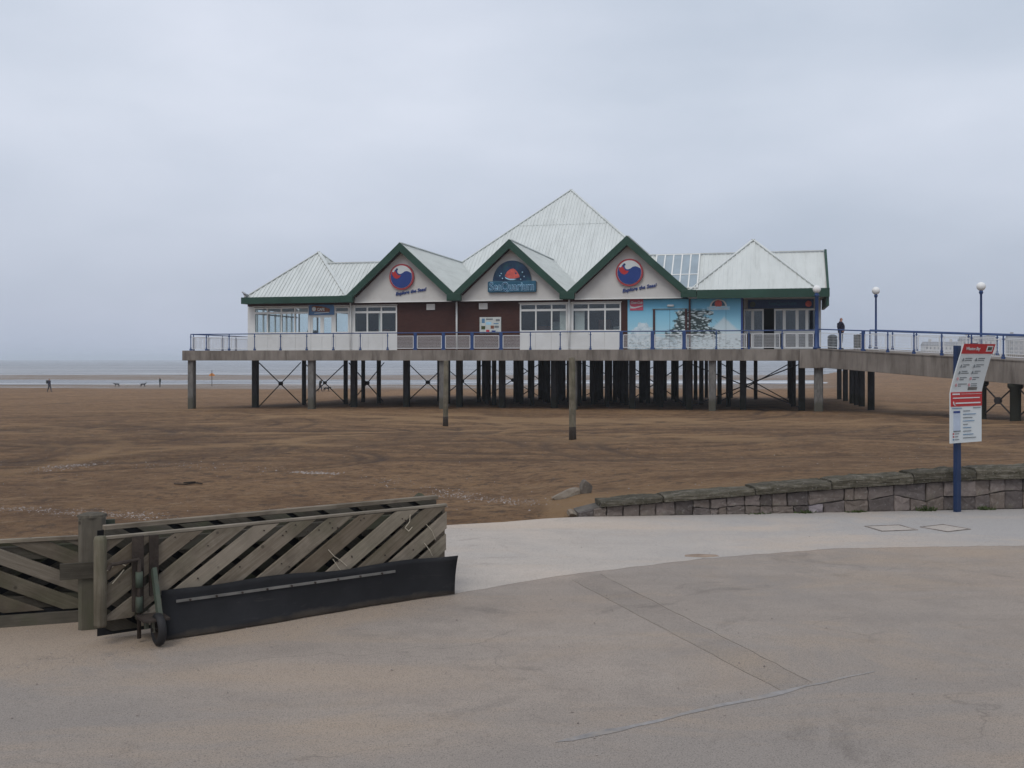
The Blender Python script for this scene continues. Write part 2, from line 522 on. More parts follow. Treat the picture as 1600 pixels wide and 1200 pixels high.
def m_mural():
    """printed winter scene: blue sky, snow banks, a snow-laden fir"""
    g = G('mural_print')
    v = g.coord('Object')
    o = g.sep(v)
    x, z = o[0], o[2]
    n = g.noise(v, 1.3, 5, .6)
    n2 = g.noise(v, 5, 6, .7)
    c = g.ramp(g.math('MULTIPLY', z, .34), [(.2, (.44, .66, .74)), (.55, (.27, .56, .71)), (.95, (.11, .42, .64))])
    # snow bank
    bx = g.math('SUBTRACT', x, 22.75)
    edge = g.math('ADD', .95, g.math('MULTIPLY', g.math('SUBTRACT', n, .5), 2.6))
    edge = g.math('ADD', edge, g.math('MULTIPLY', g.math('EXPONENT', g.math('MULTIPLY', g.math('MULTIPLY', bx, bx), -3.2)), .75))
    sm = g.ramp(g.math('SUBTRACT', edge, z), [(.0, 0.0), (.12, 1.0)])
    snow = g.ramp(n2, [(.34, (.30, .38, .43)), (.48, (.56, .66, .71)), (.62, (.72, .78, .80))])
    c = g.mix(g.math('MULTIPLY', sm, .9), c, snow)
    # white hillside to the right of the fir
    hx = g.math('SUBTRACT', x, 27.2); hz = g.math('SUBTRACT', z, 1.15)
    hd = g.math('ADD', g.math('ABSOLUTE', g.math('MULTIPLY', hx, .9)), g.math('MULTIPLY', hz, 1.0))
    c = g.mix(g.ramp(g.math('ADD', hd, g.math('MULTIPLY', n2, .2)), [(.62, .85), (.80, 0.0)]), c, (.60, .69, .72))
    # the fir
    nb = g.noise(g.coord('Object', (1, 1, 1), (0, 0, 0), (7, 0, 3)), 1.7, 5, .65)
    lay = g.math('MULTIPLY', g.math('PINGPONG', g.math('ADD', z, g.math('MULTIPLY', nb, .5)), .26), 1.1)
    wid = g.math('ADD', g.math('SUBTRACT', 1.85, g.math('MULTIPLY', z, .48)), lay)
    edge_d = g.math('SUBTRACT', wid, g.math('ABSOLUTE', g.math('SUBTRACT', x, 25.55)))
    edge_d = g.math('ADD', edge_d, g.math('MULTIPLY', g.math('SUBTRACT', n2, .5), 1.1))
    edge_d = g.math('ADD', edge_d, g.math('MULTIPLY', g.math('SUBTRACT', nb, .52), 2.0))
    fm = g.math('MULTIPLY', g.ramp(edge_d, [(.10, 0.0), (.30, 1.0)]), g.ramp(g.math('MULTIPLY', z, .4), [(.20, 0.0), (.30, 1.0), (.84, 1.0), (.92, 0.0)]))
    wv = g.n('VectorMath', {'operation': 'ADD'}); g.put(wv.inputs[0], g.coord('Object', (4.0, 1, 9.5)))
    sc_ = g.n('VectorMath', {'operation': 'SCALE'}); g.put(sc_.inputs[0], g.n('TexNoise', Vector=v, Scale=3.0, Detail=4.0).outputs['Color']); sc_.inputs['Scale'].default_value = 1.6
    g.put(wv.inputs[1], sc_.outputs[0])
    vo = g.n('TexVoronoi', Vector=wv.outputs[0], Scale=1.0, Randomness=1.0)
    fir = g.ramp(vo.outputs['Distance'], [(.26, (.62, .71, .73)), (.44, (.24, .31, .32)), (.56, (.040, .060, .060))])
    c = g.mix(fm, c, fir)
    # rocks at the foot
    rk = g.noise(g.coord('Object', (1.6, 1, 3.5), (0, 0, 0), (4, 0, 2)), 2.6, 6, .7)
    rm = g.math('MULTIPLY', g.ramp(rk, [(.50, 0.0), (.60, .8)]), g.ramp(z, [(.55, 1.0), (.8, 0.0)]))
    c = g.mix(rm, c, (.17, .22, .23))
    return g.done(c, .45, None, 0, .3)

M = {}
M['sand'] = m_sand(); M['sea'] = m_sea()
M['apron'] = m_concrete('dark_apron_concrete', (.318, .270, .228), (.245, .208, .178), (.385, .296, .215), .60, drift=True)
M['slip'] = m_concrete('pale_slipway_concrete', (.470, .414, .360), (.380, .336, .296), (.520, .414, .320), .6, crack=False, cool=(.345, .335, .328))
M['strip'] = m_concrete('trench_concrete', (.292, .248, .210), (.218, .185, .158), (.36, .278, .20), .7, crack=False)
M['tar'] = simple('tar_sealant', (.248, .232, .222), .8, .30, 9, bump=.1, dirt=(.29, .25, .21), dirt_amt=1.0)
M['pconc'] = m_pier_concrete()
M['column'] = simple('dark_column', (.036, .035, .037), .8, .35, 1.2, bump=.3, dirt=(.02, .02, .022))
M['pile'] = simple('grey_pile_concrete', (.165, .158, .150), .85, .25, 1.5, bump=.3, dirt=(.09, .085, .08), dirt_amt=.8)
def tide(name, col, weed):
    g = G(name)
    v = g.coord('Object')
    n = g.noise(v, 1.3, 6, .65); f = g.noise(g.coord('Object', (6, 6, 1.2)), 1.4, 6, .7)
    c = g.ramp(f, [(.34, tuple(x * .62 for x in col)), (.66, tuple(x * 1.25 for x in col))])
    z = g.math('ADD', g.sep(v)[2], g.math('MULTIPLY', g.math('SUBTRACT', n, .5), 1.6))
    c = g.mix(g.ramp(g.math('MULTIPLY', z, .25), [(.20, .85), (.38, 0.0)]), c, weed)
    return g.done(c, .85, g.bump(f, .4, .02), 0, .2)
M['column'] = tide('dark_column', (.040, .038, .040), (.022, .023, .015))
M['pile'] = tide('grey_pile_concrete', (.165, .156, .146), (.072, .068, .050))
M['iron'] = simple('rusty_black_iron', (.030, .026, .026), .8, .4, 4, bump=.3)
M['white'] = simple('white_paint', (.70, .70, .68), .5, .06, .8, dirt=(.50, .49, .46), dirt_amt=.5)
M['gable'] = simple('off_white_gable_board', (.56, .55, .525), .65, .06, .5, dirt=(.44, .42, .385), dirt_amt=.5)
M['frame'] = simple('white_window_frame', (.74, .74, .71), .4, .04, 1)
M['green'] = simple('dark_green_fascia', (.019, .058, .040), .45, .20, .8)
M['roof'] = m_roof(); M['brick'] = m_brick(); M['glass'] = m_glass(); M['mural'] = m_mural()
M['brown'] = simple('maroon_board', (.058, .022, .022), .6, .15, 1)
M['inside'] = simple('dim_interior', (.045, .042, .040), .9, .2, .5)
M['dark'] = simple('lobby_shade_black', (.02, .02, .022), .9, .2, 1)  # the lobby's shade is put into this near-black colour
M['blue'] = simple('navy_blue_rail_paint', (.028, .065, .190), .4, .18, 2.0, dirt=(.05, .06, .09), dirt_amt=.5)
M['pole_blue'] = simple('dark_blue_pole_paint', (.016, .034, .090), .45, .2, 3)
M['mesh'] = simple('white_wire_infill', (.68, .69, .70), .5, .05, 2)
M['globe'] = simple('opal_globe', (.82, .82, .80), .25, .03, 2)
M['red'] = simple('sign_red', (.44, .028, .030), .4, .06, 2)
M['dred'] = simple('sign_rim_red', (.36, .045, .055), .4, .1, 2)
M['lblue'] = simple('logo_blue', (.016, .045, .205), .4, .08, 2)
M['teal'] = simple('sign_teal', (.020, .095, .160), .4, .25, 2.5)
M['dome'] = simple('sign_deep_sea_blue', (.010, .036, .085), .35, .55, 2.2, dirt=(.015, .085, .100), dirt_amt=.8)
M['fish'] = simple('fish_orange_red', (.56, .105, .085), .4, .3, 4)
M['sky_letter'] = simple('pale_blue_letter', (.36, .62, .78), .4, .15, 3)
M['navy'] = simple('navy_letter', (.012, .040, .120), .4, .1, 2)
M['sign_white'] = simple('sign_white', (.60, .63, .63), .35, .04, 2)
M['print'] = simple('grey_print', (.16, .18, .19), .5, .2, 20)
M['printb'] = simple('blue_print', (.10, .22, .36), .5, .2, 20)
M['pink'] = simple('faded_cola_red', (.52, .085, .135), .45, .12, 3)
M['faint_red'] = simple('faint_red_print', (.48, .26, .27), .5, .1, 9)
M['poster'] = simple('poster_sheet', (.55, .57, .55), .5, .12, 6, dirt=(.35, .45, .38), dirt_amt=.5)
M['banner'] = simple('banner_blue', (.075, .165, .320), .5, .25, 2)
M['brownp'] = simple('banner_brown', (.20, .075, .040), .5, .2, 4)
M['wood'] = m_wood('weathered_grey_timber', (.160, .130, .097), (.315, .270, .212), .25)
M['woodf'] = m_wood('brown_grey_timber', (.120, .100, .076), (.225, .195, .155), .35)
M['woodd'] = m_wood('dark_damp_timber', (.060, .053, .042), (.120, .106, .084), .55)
M['woodv'] = m_wood('dark_post_timber', (.075, .065, .050), (.150, .132, .105), .4, True)
M['woodp'] = m_wood('pale_timber_edge', (.215, .185, .145), (.345, .305, .250), .2)
M['postw'] = m_wood('beach_post_timber', (.115, .098, .070), (.225, .198, .150), .35, True)
def m_rubber():
    g = G('scuffed_black_rubber')
    v = g.coord('Object')
    n = g.noise(v, 3.0, 6, .65); sc = g.noise(g.coord('Object', (1.2, 9, 9)), 2.2, 7, .72, .8)
    c = g.ramp(n, [(.3, (.009, .009, .010)), (.7, (.019, .019, .021))])
    c = g.mix(g.ramp(sc, [(.58, 0.0), (.70, .35)]), c, (.065, .060, .055))
    z = g.math('ADD', g.sep(v)[2], g.math('MULTIPLY', g.math('SUBTRACT', n, .5), .12))
    c = g.mix(g.ramp(g.math('MULTIPLY', z, 4.0), [(.02, .65), (.22, 0.0)]), c, (.120, .098, .076))
    return g.done(c, .7, g.bump(sc, .15, .01), 0, .25)
M['skirt'] = m_rubber()
M['rubber'] = simple('black_rubber', (.012, .012, .014), .62, .45, 2.0, bump=.15, spec=.25, dirt=(.050, .045, .040), dirt_amt=.35)
M['steel'] = simple('galvanised_strip', (.185, .178, .165), .55, .3, 6, metal=.3)
M['rust'] = simple('rusted_steel', (.046, .035, .028), .85, .5, 9, bump=.5, dirt=(.028, .018, .015))
M['gpaint'] = simple('flaking_green_paint', (.062, .078, .058), .7, .35, 5, bump=.3, dirt=(.115, .105, .080), dirt_amt=.9)
M['rope'] = simple('pale_twine', (.45, .40, .31), .8, .15, 10)
M['stone'] = m_stone('grey_wall_stone', (.112, .098, .090), (.215, .192, .178))
def m_cap():
    g = G('mossy_cap_stone')
    info = g.n('ObjectInfo').outputs['Random']
    v = g.coord('Object')
    st = g.noise(g.coord('Object', (3, 10, 34)), 1.0, 6, .7, .5)
    n1 = g.noise(v, 9, 6, .7, .4)
    c = g.ramp(st, [(.36, (.050, .044, .033)), (.52, (.120, .106, .080)), (.66, (.205, .185, .150))])
    c = g.mix(g.ramp(n1, [(.38, .7), (.54, 0.0)]), c, (.060, .054, .036))
    sp = g.noise(v, 38, 4, .75)
    c = g.mix(g.ramp(sp, [(.60, 0.0), (.68, .8)]), c, (.36, .34, .30))
    c = g.mix(1.0, c, g.ramp(info, [(0.0, .75), (1.0, 1.15)]), 'MULTIPLY')
    h = g.math('ADD', st, g.math('ADD', n1, g.math('MULTIPLY', sp, .5)))
    return g.done(c, .95, g.bump(h, 1.0, .03), 0, .1)
M['cap'] = m_cap()
M['quartz'] = m_stone('pale_quartz_stone', (.26, .235, .24), (.48, .45, .46))
M['mortar'] = simple('wall_mortar', (.105, .092, .078), .95, .3, 6, bump=.5)
M['rock'] = m_stone('loose_concrete_lump', (.165, .145, .118), (.300, .272, .232))
M['shell'] = simple('shell_and_shingle', (.30, .255, .225), .85, .55, 30)
M['kelp'] = simple('dark_driftwood', (.035, .026, .020), .9, .3, 6)
M['weed'] = simple('weed_green', (.055, .075, .025), .8, .4, 12)
M['cover'] = simple('iron_cover', (.19, .165, .145), .8, .35, 8, bump=.5, dirt=(.36, .31, .27), dirt_amt=1.0)
M['town_a'] = simple('town_pale_render', (.50, .48, .45), .8, .08, .1)
M['town_b'] = simple('town_grey_stone', (.33, .31, .29), .8, .10, .1)
M['town_r'] = simple('town_slate', (.16, .16, .17), .8, .10, .1)
M['land'] = simple('far_land', (.22, .20, .17), .9, .2, .02)
M['bin'] = simple('bin_grey_green', (.075, .095, .110), .6, .2, 2)
M['skin'] = simple('skin', (.42, .22, .16), .6, .05, 5)
M['hair'] = simple('dark_hair', (.018, .013, .011), .7, .2, 9)
M['navyc'] = simple('navy_jacket', (.020, .020, .040), .85, .25, 5)
M['olive'] = simple('dark_olive_coat', (.028, .032, .026), .85, .25, 5)
M['tealc'] = simple('dull_green_coat', (.040, .062, .062), .85, .25, 5)
M['jeans'] = simple('blue_jeans', (.022, .038, .085), .85, .25, 6)
M['trous'] = simple('grey_trousers', (.060, .060, .066), .85, .2, 6)
M['shoe'] = simple('black_shoe', (.012, .011, .011), .6, .2, 6)
M['furb'] = simple('black_fur', (.010, .009, .009), .8, .3, 12)
M['furw'] = simple('white_fur', (.48, .44, .39), .8, .2, 12)
M['orange'] = simple('marker_orange', (.60, .24, .06), .6, .1, 4)
M['gull'] = simple('gull_plumage', (.34, .35, .37), .7, .2, 8)
M['gulld'] = simple('gull_dark_wing', (.07, .075, .085), .7, .2, 8)
#@@PART2
# ------------------------------------------------------------------ the setting
def grid_mesh(name, xs, ys, zf, mat, attrs=None):
    X, Y = np.meshgrid(xs, ys)
    Z = zf(X, Y)
    nx, ny = len(xs), len(ys)
    co = np.stack([X, Y, Z], -1).reshape(-1, 3).astype(np.float32)
    i = (np.arange(ny - 1)[:, None] * nx + np.arange(nx - 1)[None, :]).reshape(-1)
    q = np.stack([i, i + 1, i + nx + 1, i + nx], -1).astype(np.int32)
    me = bpy.data.meshes.new(name)
    me.vertices.add(len(co)); me.vertices.foreach_set('co', co.ravel())
    me.loops.add(q.size); me.loops.foreach_set('vertex_index', q.ravel())
    me.polygons.add(len(q))
    me.polygons.foreach_set('loop_start', np.arange(0, q.size, 4, dtype=np.int32))
    me.polygons.foreach_set('loop_total', np.full(len(q), 4, dtype=np.int32))
    me.polygons.foreach_set('use_smooth', np.ones(len(q), dtype=bool))
    for k, a in (attrs or {}).items():
        at = me.attributes.new(k, 'FLOAT', 'POINT')
        at.data.foreach_set('value', a(X, Y, Z).astype(np.float32).ravel())
    me.materials.append(mat)
    me.update(calc_edges=True)
    return me

def spread(step, lim, core, grow):
    a = list(np.arange(0, core + 1e-6, step)); st = step
    while a[-1] < lim:
        st *= grow; a.append(a[-1] + st)
    return np.array(a)

xs = spread(.13, 1500, 13, 1.075)
xs = np.concatenate([-xs[:0:-1], xs])
ys = [-60.0, -20.0, 0.0, 6.0, 9.0]
while ys[-1] < 420:
    ys.append(ys[-1] + max(.09, ys[-1] * (.0036 if 15 < ys[-1] < 55 else .0085)))
ys = np.array(ys)

# tyre and rake tracks: arcs (centre x, centre y, radius, half width, strength, angle range)
ARCS = []
_r = random.Random(5)
def track(cx, cy, rad, w, k, a0=-180, a1=180, gauge=1.5):
    ARCS.append((cx, cy, rad, w, k, a0, a1))
    if gauge:
        ARCS.append((cx, cy, rad + gauge, w, k * .9, a0, a1))
for cx, cy, rad in ((-9.5, 33, 6.2), (-6.8, 29.5, 4.0), (-13, 28, 7.0), (-20, 38, 11), (2, 52, 21), (-2, 60, 31), (9, 70, 42), (-30, 47, 16), (13, 40, 9.5), (-16, 60, 30), (24, 50, 22), (-40, 30, 26), (6, 90, 66), (-12, 110, 82), (14, 26, 5.0), (-24, 27, 9), (-8.2, 31, 5.0), (-11, 24.5, 3.6), (-3, 33, 8.5), (5, 36, 12), (10, 27, 7.5), (-15, 35, 13), (18, 34, 10), (-10.5, 30, 5.6), (-6, 27, 6.2), (-4.5, 36, 9.2), (-19, 31, 8.1), (1.5, 33, 7.2), (-13.5, 38, 10.4), (7.5, 41, 13), (-1, 46, 17.5), (-8, 44, 14.2)):
    a0 = _r.uniform(-180, 60)
    track(cx, cy, rad, _r.uniform(.13, .20), _r.uniform(.65, .95), a0, a0 + _r.uniform(110, 230))
for k in range(12):                            # long nearly straight sweeps along the beach
    cy = _r.uniform(19, 50)
    rad = _r.uniform(120, 420) * _r.choice((-1, 1))
    ARCS.append((_r.uniform(-20, 20), cy + abs(rad) if rad > 0 else cy - abs(rad), abs(rad), _r.uniform(.15, .35), _r.uniform(.35, .8), -180, 180))
BROAD = []
for cx, cy, rad, w in ((-9, 34, 7.5, .8), (-7, 30, 4.6, .6), (-17, 45, 17, 1.0), (4, 58, 27, .9), (-32, 40, 22, 1.2), (14, 48, 19, .8), (-3, 42, 15, .7), (22, 40, 15, 1.0), (-13, 27, 5.5, .6), (9, 33, 8, .7), (-22, 60, 33, 1.1), (0, 30, 11, .55), (-5, 25, 7, .5)):
    a0 = _r.uniform(-180, 90)
    BROAD.append((cx, cy, rad, w, _r.uniform(.22, .42), a0, a0 + _r.uniform(120, 250)))
for rr_ in (2.45, 2.85, 3.4):
    ARCS.append((-9.0, 25.6, rr_, .17, 1.0, -75, 55))
for rr_ in (3.2, 3.7):
    ARCS.append((-6.6, 22.6, rr_, .15, .8, -60, 60)); ARCS.append((-16, 24, rr_ + 1.5, .16, .7, -50, 80))
_TM = {}
def track_mask(X, D):
    if 'm' in _TM and _TM['m'].shape == X.shape:
        return _TM['m']
    m = np.zeros_like(X)
    wob1, wob2 = .25 * vnoise(X, D, 3.1, 21), .4 * vnoise(X, D, 4.1, 22)
    for cx, cy, rad, w, k, a0, a1 in ARCS:
        dx, dy = X - cx, D - cy
        dd = np.abs(np.hypot(dx, dy) - rad + wob1)
        a = np.degrees(np.arctan2(dy, dx))
        a = (a - a0) % 360
        win = sstep(a, 0, 12) * (1 - sstep(a, a1 - a0 - 12, a1 - a0)) if a1 - a0 < 359 else 1.0
        m = np.maximum(m, k * np.exp(-(dd / w) ** 2) * win)
    for cx, cy, rad, w, k, a0, a1 in BROAD:
        dx, dy = X - cx, D - cy
        dd = np.abs(np.hypot(dx, dy) - rad + wob2)
        a = (np.degrees(np.arctan2(dy, dx)) - a0) % 360
        win = sstep(a, 0, 20) * (1 - sstep(a, a1 - a0 - 20, a1 - a0))
        tread = .65 + .35 * np.cos(dd / w * 9.0)
        m = np.maximum(m, k * np.exp(-(dd / w) ** 4) * win * tread)
    m *= 1.0 + .5 * vnoise(X, D, 2.0, 31)
    _TM['m'] = np.clip(m, 0, 1) * sstep(D, 15.5, 19) * (1 - sstep(D, 75, 120))
    return _TM['m']

def light_arcs(X, D):
    """paler, drier sand thrown up along old wheel tracks"""
    m = np.zeros_like(X); wb = .3 * vnoise(X, D, 2.7, 51)
    for cx, cy, rad, w in ((13, 62, 24.5, .45), (16, 64, 29, .35), (22, 75, 37, .5), (-30, 22, 20, .28), (-15, 72, 40, .5), (-9, 36, 9.5, .25), (2, 20, 12, .3), (-24, 44, 13, .4), (4, 50, 13.5, .35)):
        m = np.maximum(m, np.exp(-((np.hypot(X - cx, D - cy) - rad + wb) / w) ** 2))
    return m * np.clip(.75 + .6 * vnoise(X, D, 5.5, 52), 0, 1) * sstep(D, 17, 20)
beach = put('beach', grid_mesh('beach', xs, ys,
    lambda X, D: beach_z(X, D) - .045 * track_mask(X, D), M['sand'],
    {'track': lambda X, D, Z: track_mask(X, D),
     'dry': lambda X, D, Z: np.clip(.9 * sstep(vnoise(X * .5, D, 4.2, 41) + .5 * vnoise(X, D, 1.3, 42), .45, 1.0) + .8 * np.exp(-((D - 13.6 - .12 * X) / 1.1) ** 2) * (X > .5) + np.exp(-((np.hypot(X + 3.9, D - 29) - 2.4) / .35) ** 2) * (X < -4.2) + light_arcs(X, D) + .7 * np.exp(-((np.hypot(X - 2, D - 29.5) / np.array(1.0)) / 1.6) ** 2), 0, 1) * (1 - sstep(D, 55, 80)),
     'wet': lambda X, D, Z: sstep(D + 6 * vnoise(X * .15, D * .3, 9, 44), 133, 146) * (1 - sstep(X - .285 * D, -6, 14))}))
tag(beach, kind='structure')

sea_mb = MB()
sx = [-9000, -2500, -800, -250, 0, 250, 800, 2500, 9000]; sy = [150, 300, 600, 1500, 4000, 9200]
for j in range(len(sy)):
    for x in sx:
        sea_mb.v.append((x, sy[j], SEA))
for j in range(len(sy) - 1):
    for i in range(len(sx) - 1):
        k = j * len(sx) + i
        sea_mb.f.append((k, k + 1, k + 1 + len(sx), k + len(sx))); sea_mb.m.append(0)
tag(sea_mb.build('sea', M['sea']), kind='structure')

# concrete: a dark apron and a paler slipway laid over it, 4 mm proud
def sheet(name, pts, z, mat, thick=.12, kind='structure'):
    mb = MB(); mb.prism([(x, y, z - thick) for x, y in pts], (0, 0, thick))
    return tag(mb.build(name, mat), kind=kind)
sand_edge = [(-14, 7.35), (-6, 10.55), (-3, 11.7), (-1.6, 12.18), (-.74, 12.5), (-.1, 12.72), (.4, 12.98), (.9, 13.14)]
wall_line = [tuple(WALL_A + WDIR * L) for L in (1.5, 6.2, 13.5)]
outer = sand_edge + wall_line
border = [(-14, 6.6), (-3.4, 8.45), (-.526, 8.83), (.45, 9.55), (1.97, 10.38), (3.53, 10.94), (5.6, 11.10), (14.4, 11.6)]
sheet('apron', [(-40, -30), (30, -30), (30, 12.0), (14.4, 14.6)] + outer[::-1] + [(-40, -2)], GZ, M['apron'], .3)
_b = []
for (xa, ya), (xb, yb) in zip(border[:-1], border[1:]):
    k_ = max(1, int(math.dist((xa, ya), (xb, yb)) / .12))
    for i_ in range(k_):
        _b.append((xa + (xb - xa) * i_ / k_ + _r.uniform(-.01, .01), ya + (yb - ya) * i_ / k_ + _r.uniform(-.016, .016) + .02 * float(vnoise(xa + (xb - xa) * i_ / k_, 0.0, .6, 71))))
border = _b + [border[-1]]
sheet('slipway', border + [(14.4, 14.55)] + [(x, y - .02) for x, y in outer[::-1]], GZ + .004, M['slip'], .05)

def px_ground(x, y, z=GZ):
    d = -z * 1580 / (y - 561)
    return ((x - 800) / 1580 * d, d)

# infilled service trench across the apron and a line of tar sealant
trench = [px_ground(*p) for p in ((893, 906), (938, 897), (1085, 975), (1268, 1066), (1222, 1080), (1040, 985))]
sheet('trench_strip', trench, GZ + .0008, M['strip'], .02)
jm = MB()
for a, b in (((893, 906), (1222, 1080)), ((938, 897), (1268, 1066))):
    p, q = px_ground(*a), px_ground(*b)
    last = None
    for k in range(25):
        u = k / 24
        pt = Vector((p[0] + (q[0] - p[0]) * u + _r.uniform(-.008, .008), p[1] + (q[1] - p[1]) * u, GZ + .0006))
        if last is not None:
            jm.bar(last, pt, _r.uniform(.003, .007), .003)
        last = pt
tag(jm.build('trench_joint', simple('joint_dirt', (.200, .166, .136), .95, .3, 8)), kind='structure')
tm = MB()
pts = [(868, 1160), (930, 1147), (1000, 1133), (1080, 1113), (1150, 1098), (1230, 1080), (1300, 1063), (1378, 1047)]
L_, R_ = [], []
fine_pts = []
for a, b in zip(pts[:-1], pts[1:]):
    for k in range(7):
        fine_pts.append((a[0] + (b[0] - a[0]) * k / 7, a[1] + (b[1] - a[1]) * k / 7))
for k, p in enumerate(fine_pts):
    x, y = px_ground(*p)
    w = .026 + .012 * float(vnoise(k * 1.0, 3.0, 5.0, 81)) + .004 * _r.random()
    w *= min(1, (k + .3) / 3) * (1 if k < 34 else max(.12, 1 - (k - 34) / 18))
    j = .012 * float(vnoise(k * 1.0, 9.0, 3.0, 82))
    L_.append((x, y + w + j, GZ + .0022)); R_.append((x, y - w + j, GZ + .0022))
n = len(L_)
tm.add(L_ + R_, [(k, k + 1, n + k + 1, n + k) for k in range(n - 1)])
tag(tm.build('tar_line', M['tar']), kind='structure')

# far shore with the town's seafront
lm = MB()
lm.prism([(150, 330, -6), (900, 200, -6), (2500, 500, -6), (2600, 2600, -6), (700, 1500, -6), (235, 640, -6)], (0, 0, 7.6))
tag(lm.build('far_land', M['land']), kind='structure')

def far_house(name, label, x0, x1, y0, dep, h, roof_h, mat, rz, floors, bays):
    t = thing(name, label, 'building', ((x0 + x1) / 2, y0, 1.6), rz)
    w = (x1 - x0)
    b = MB(); b.box((-w / 2, 0, 0), (w / 2, dep, h)); b.build('wall', mat, t)
    r = MB()
    r.prism([(-w / 2 - .3, -.3, h), (-w / 2 - .3, dep + .3, h), (-w / 2 - .3, dep / 2, h + roof_h)], (w + .6, 0, 0))
    ro = r.build('roof', M['town_r'], t)
    for k in (.2, .8):
        c = MB(); c.box((-w / 2 + w * k - .8, dep / 2 - .5, h + roof_h * .4), (-w / 2 + w * k + .8, dep / 2 + .5, h + roof_h + 1.6))
        c.build('chimney', mat, ro)
    wm = MB()
    for f in range(floors):
        for k in range(bays):
            cx = -w / 2 + w * (k + .5) / bays; cz = h * (f + .5) / floors
            wm.box((cx - w / bays * .22, -.06, cz - .8), (cx + w / bays * .22, .05, cz + .8))
    tag(wm.build('windows', M['town_r'], t), kind='stuff')
    return t
far_house('seafront_terrace', 'long low pale seafront terrace seen through the ramp railing', 262, 283, 640, 14, 7.0, 2.5, M['town_a'], R(-12), 2, 9)
far_house('seafront_hotel', 'taller pale seafront hotel block behind the beach safety sign', 268, 287, 600, 14, 9.6, 2.6, M['town_a'], R(-14), 3, 8)
far_house('seafront_villa', 'grey stone seafront house just beside the tall lamp column', 276, 288, 560, 13, 8.8, 3.0, M['town_b'], R(-16), 3, 5)
far_house('seafront_row', 'broad grey seafront row at the edge of the picture beyond the ramp', 272, 300, 520, 15, 8.2, 2.8, M['town_b'], R(-18), 3, 11)
# ------------------------------------------------------------------ pier deck
deck = thing('pier_deck', 'long grey concrete pier deck standing on rows of columns over the sand', 'pier', tuple(P0), -TH)
D0, D1, DT = -4.69, 35.3, 31.0                # left edge, right edge, depth
mb = MB(); mb.box((D0 + .3, .12, -.42), (D1 - .3, DT - .3, -.004)); mb.build('deck_slab', M['pconc'], deck)
COLS_F = [-4.25, 3.63, 11.70, 19.2, 26.67, 31.95]
cuts = [D0] + [c + .28 for c in COLS_F[1:-1]] + [31.1]
for a, b in zip(cuts[:-1], cuts[1:]):          # front edge beam, one length per bay
    mb = MB(); mb.box((a + .006, -.25, -.60), (b - .006, .14, 0)); mb.build('edge_beam', M['pconc'], deck, bevel=.015)
for c in (3.63, 11.70, 19.2, 26.67):           # beam joint blocks over the columns
    mb = MB(); mb.box((c - .30, -.275, -.60), (c + .30, -.252, -.02)); mb.build('joint_block', M['pconc'], deck)
mb = MB(); mb.box((31.1, -.55, -.98), (32.35, .30, -.02)); mb.build('corner_block', M['pconc'], deck, bevel=.02)
mb = MB(); mb.box((D0, .145, -.60), (D0 + .3, DT, 0)); mb.build('edge_beam', M['pconc'], deck)
mb = MB(); mb.box((D1 - .3, 1.6, -.60), (D1, DT, 0)); mb.build('edge_beam', M['pconc'], deck)
mb = MB(); mb.box((D0 + .305, DT - .28, -.60), (D1 - .305, DT, 0)); mb.build('edge_beam', M['pconc'], deck)
for t_ in (5.5, 11.5, 17.5, 23.5):
    mb = MB(); mb.box((D0 + .31, t_ - .2, -.58), (D1 - .31, t_ + .2, -.43)); mb.build('cross_beam', M['pconc'], deck)

def sand_at(p):
    return float(beach_z(p.x, p.y, False)) - DECK
col_mesh = {}
def column(s, t, r, mat, square, top):
    key = (r, mat.name, square)
    z0 = sand_at(pier(s, t)) - .25
    if key not in col_mesh:
        m_ = MB()
        if square:
            c = r * .22
            m_.prism([(-r, -r + c, 0), (-r + c, -r, 0), (r - c, -r, 0), (r, -r + c, 0), (r, r - c, 0), (r - c, r, 0), (-r + c, r, 0), (-r, r - c, 0)], (0, 0, 4.2))
        else:
            m_.lathe([(r * 1.05, 0), (r, .3), (r, 3.95), (r * 1.15, 4.0), (r * 1.15, 4.2)], 12)
        col_mesh[key] = m_.mesh('column', mat)
    o = put('column', col_mesh[key], deck, (s, t, z0))
    o.scale = (1, 1, (top - z0) / 4.2)
    return o
for c in COLS_F[:-1]:
    column(c, .12, .19, M['pile'], True, -.585)
column(32.05, -.05, .22, M['pile'], True, -.965)
rows = {2.6: [-1.36, 5.22, 8.6, 11.9, 14.5, 17.6, 22.1, 25.28, 28.2, 31.3],
        5.6: [11.0, 13.2, 15.6, 18.4, 20.2, 23.4],
        11.2: [10.6, 13.3, 15.4, 17.5, 20.3, 22.0, 25.4],
        17.4: [9.6, 11.7, 13.8, 15.2, 16.7, 18.6, 20.1, 21.8, 23.3, 25.0],
        23.4: [12.1, 13.5, 15.1, 17.0, 18.9, 20.4, 22.5, 24.2],
        8.2: [-.78, 2.24, 4.6, 6.6, 9.4, 12.0, 14.3, 16.6, 18.9, 21.0, 23.0, 24.6, 27.2, 31.0],
        14.2: [1.0, 6.8, 10.2, 12.4, 14.5, 16.2, 18.1, 19.4, 21.2, 22.6, 24.5, 26.4, 31.0],
        20.2: [8.4, 11.2, 13.0, 14.4, 15.8, 17.3, 19.0, 20.6, 22.2, 23.9, 25.6, 31.2],
        26.2: [10.6, 12.7, 14.2, 16.1, 18.0, 19.7, 21.6, 23.3, 25.2, 28.6],
        30.4: [13.2, 15.0, 17.2, 19.2, 21.0, 22.9, 24.6, 26.6, 31.2]}
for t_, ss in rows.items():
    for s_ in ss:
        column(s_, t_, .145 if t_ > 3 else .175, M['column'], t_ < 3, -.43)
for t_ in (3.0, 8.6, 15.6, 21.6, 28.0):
    column(34.9, t_, .17, M['column'], True, -.585)
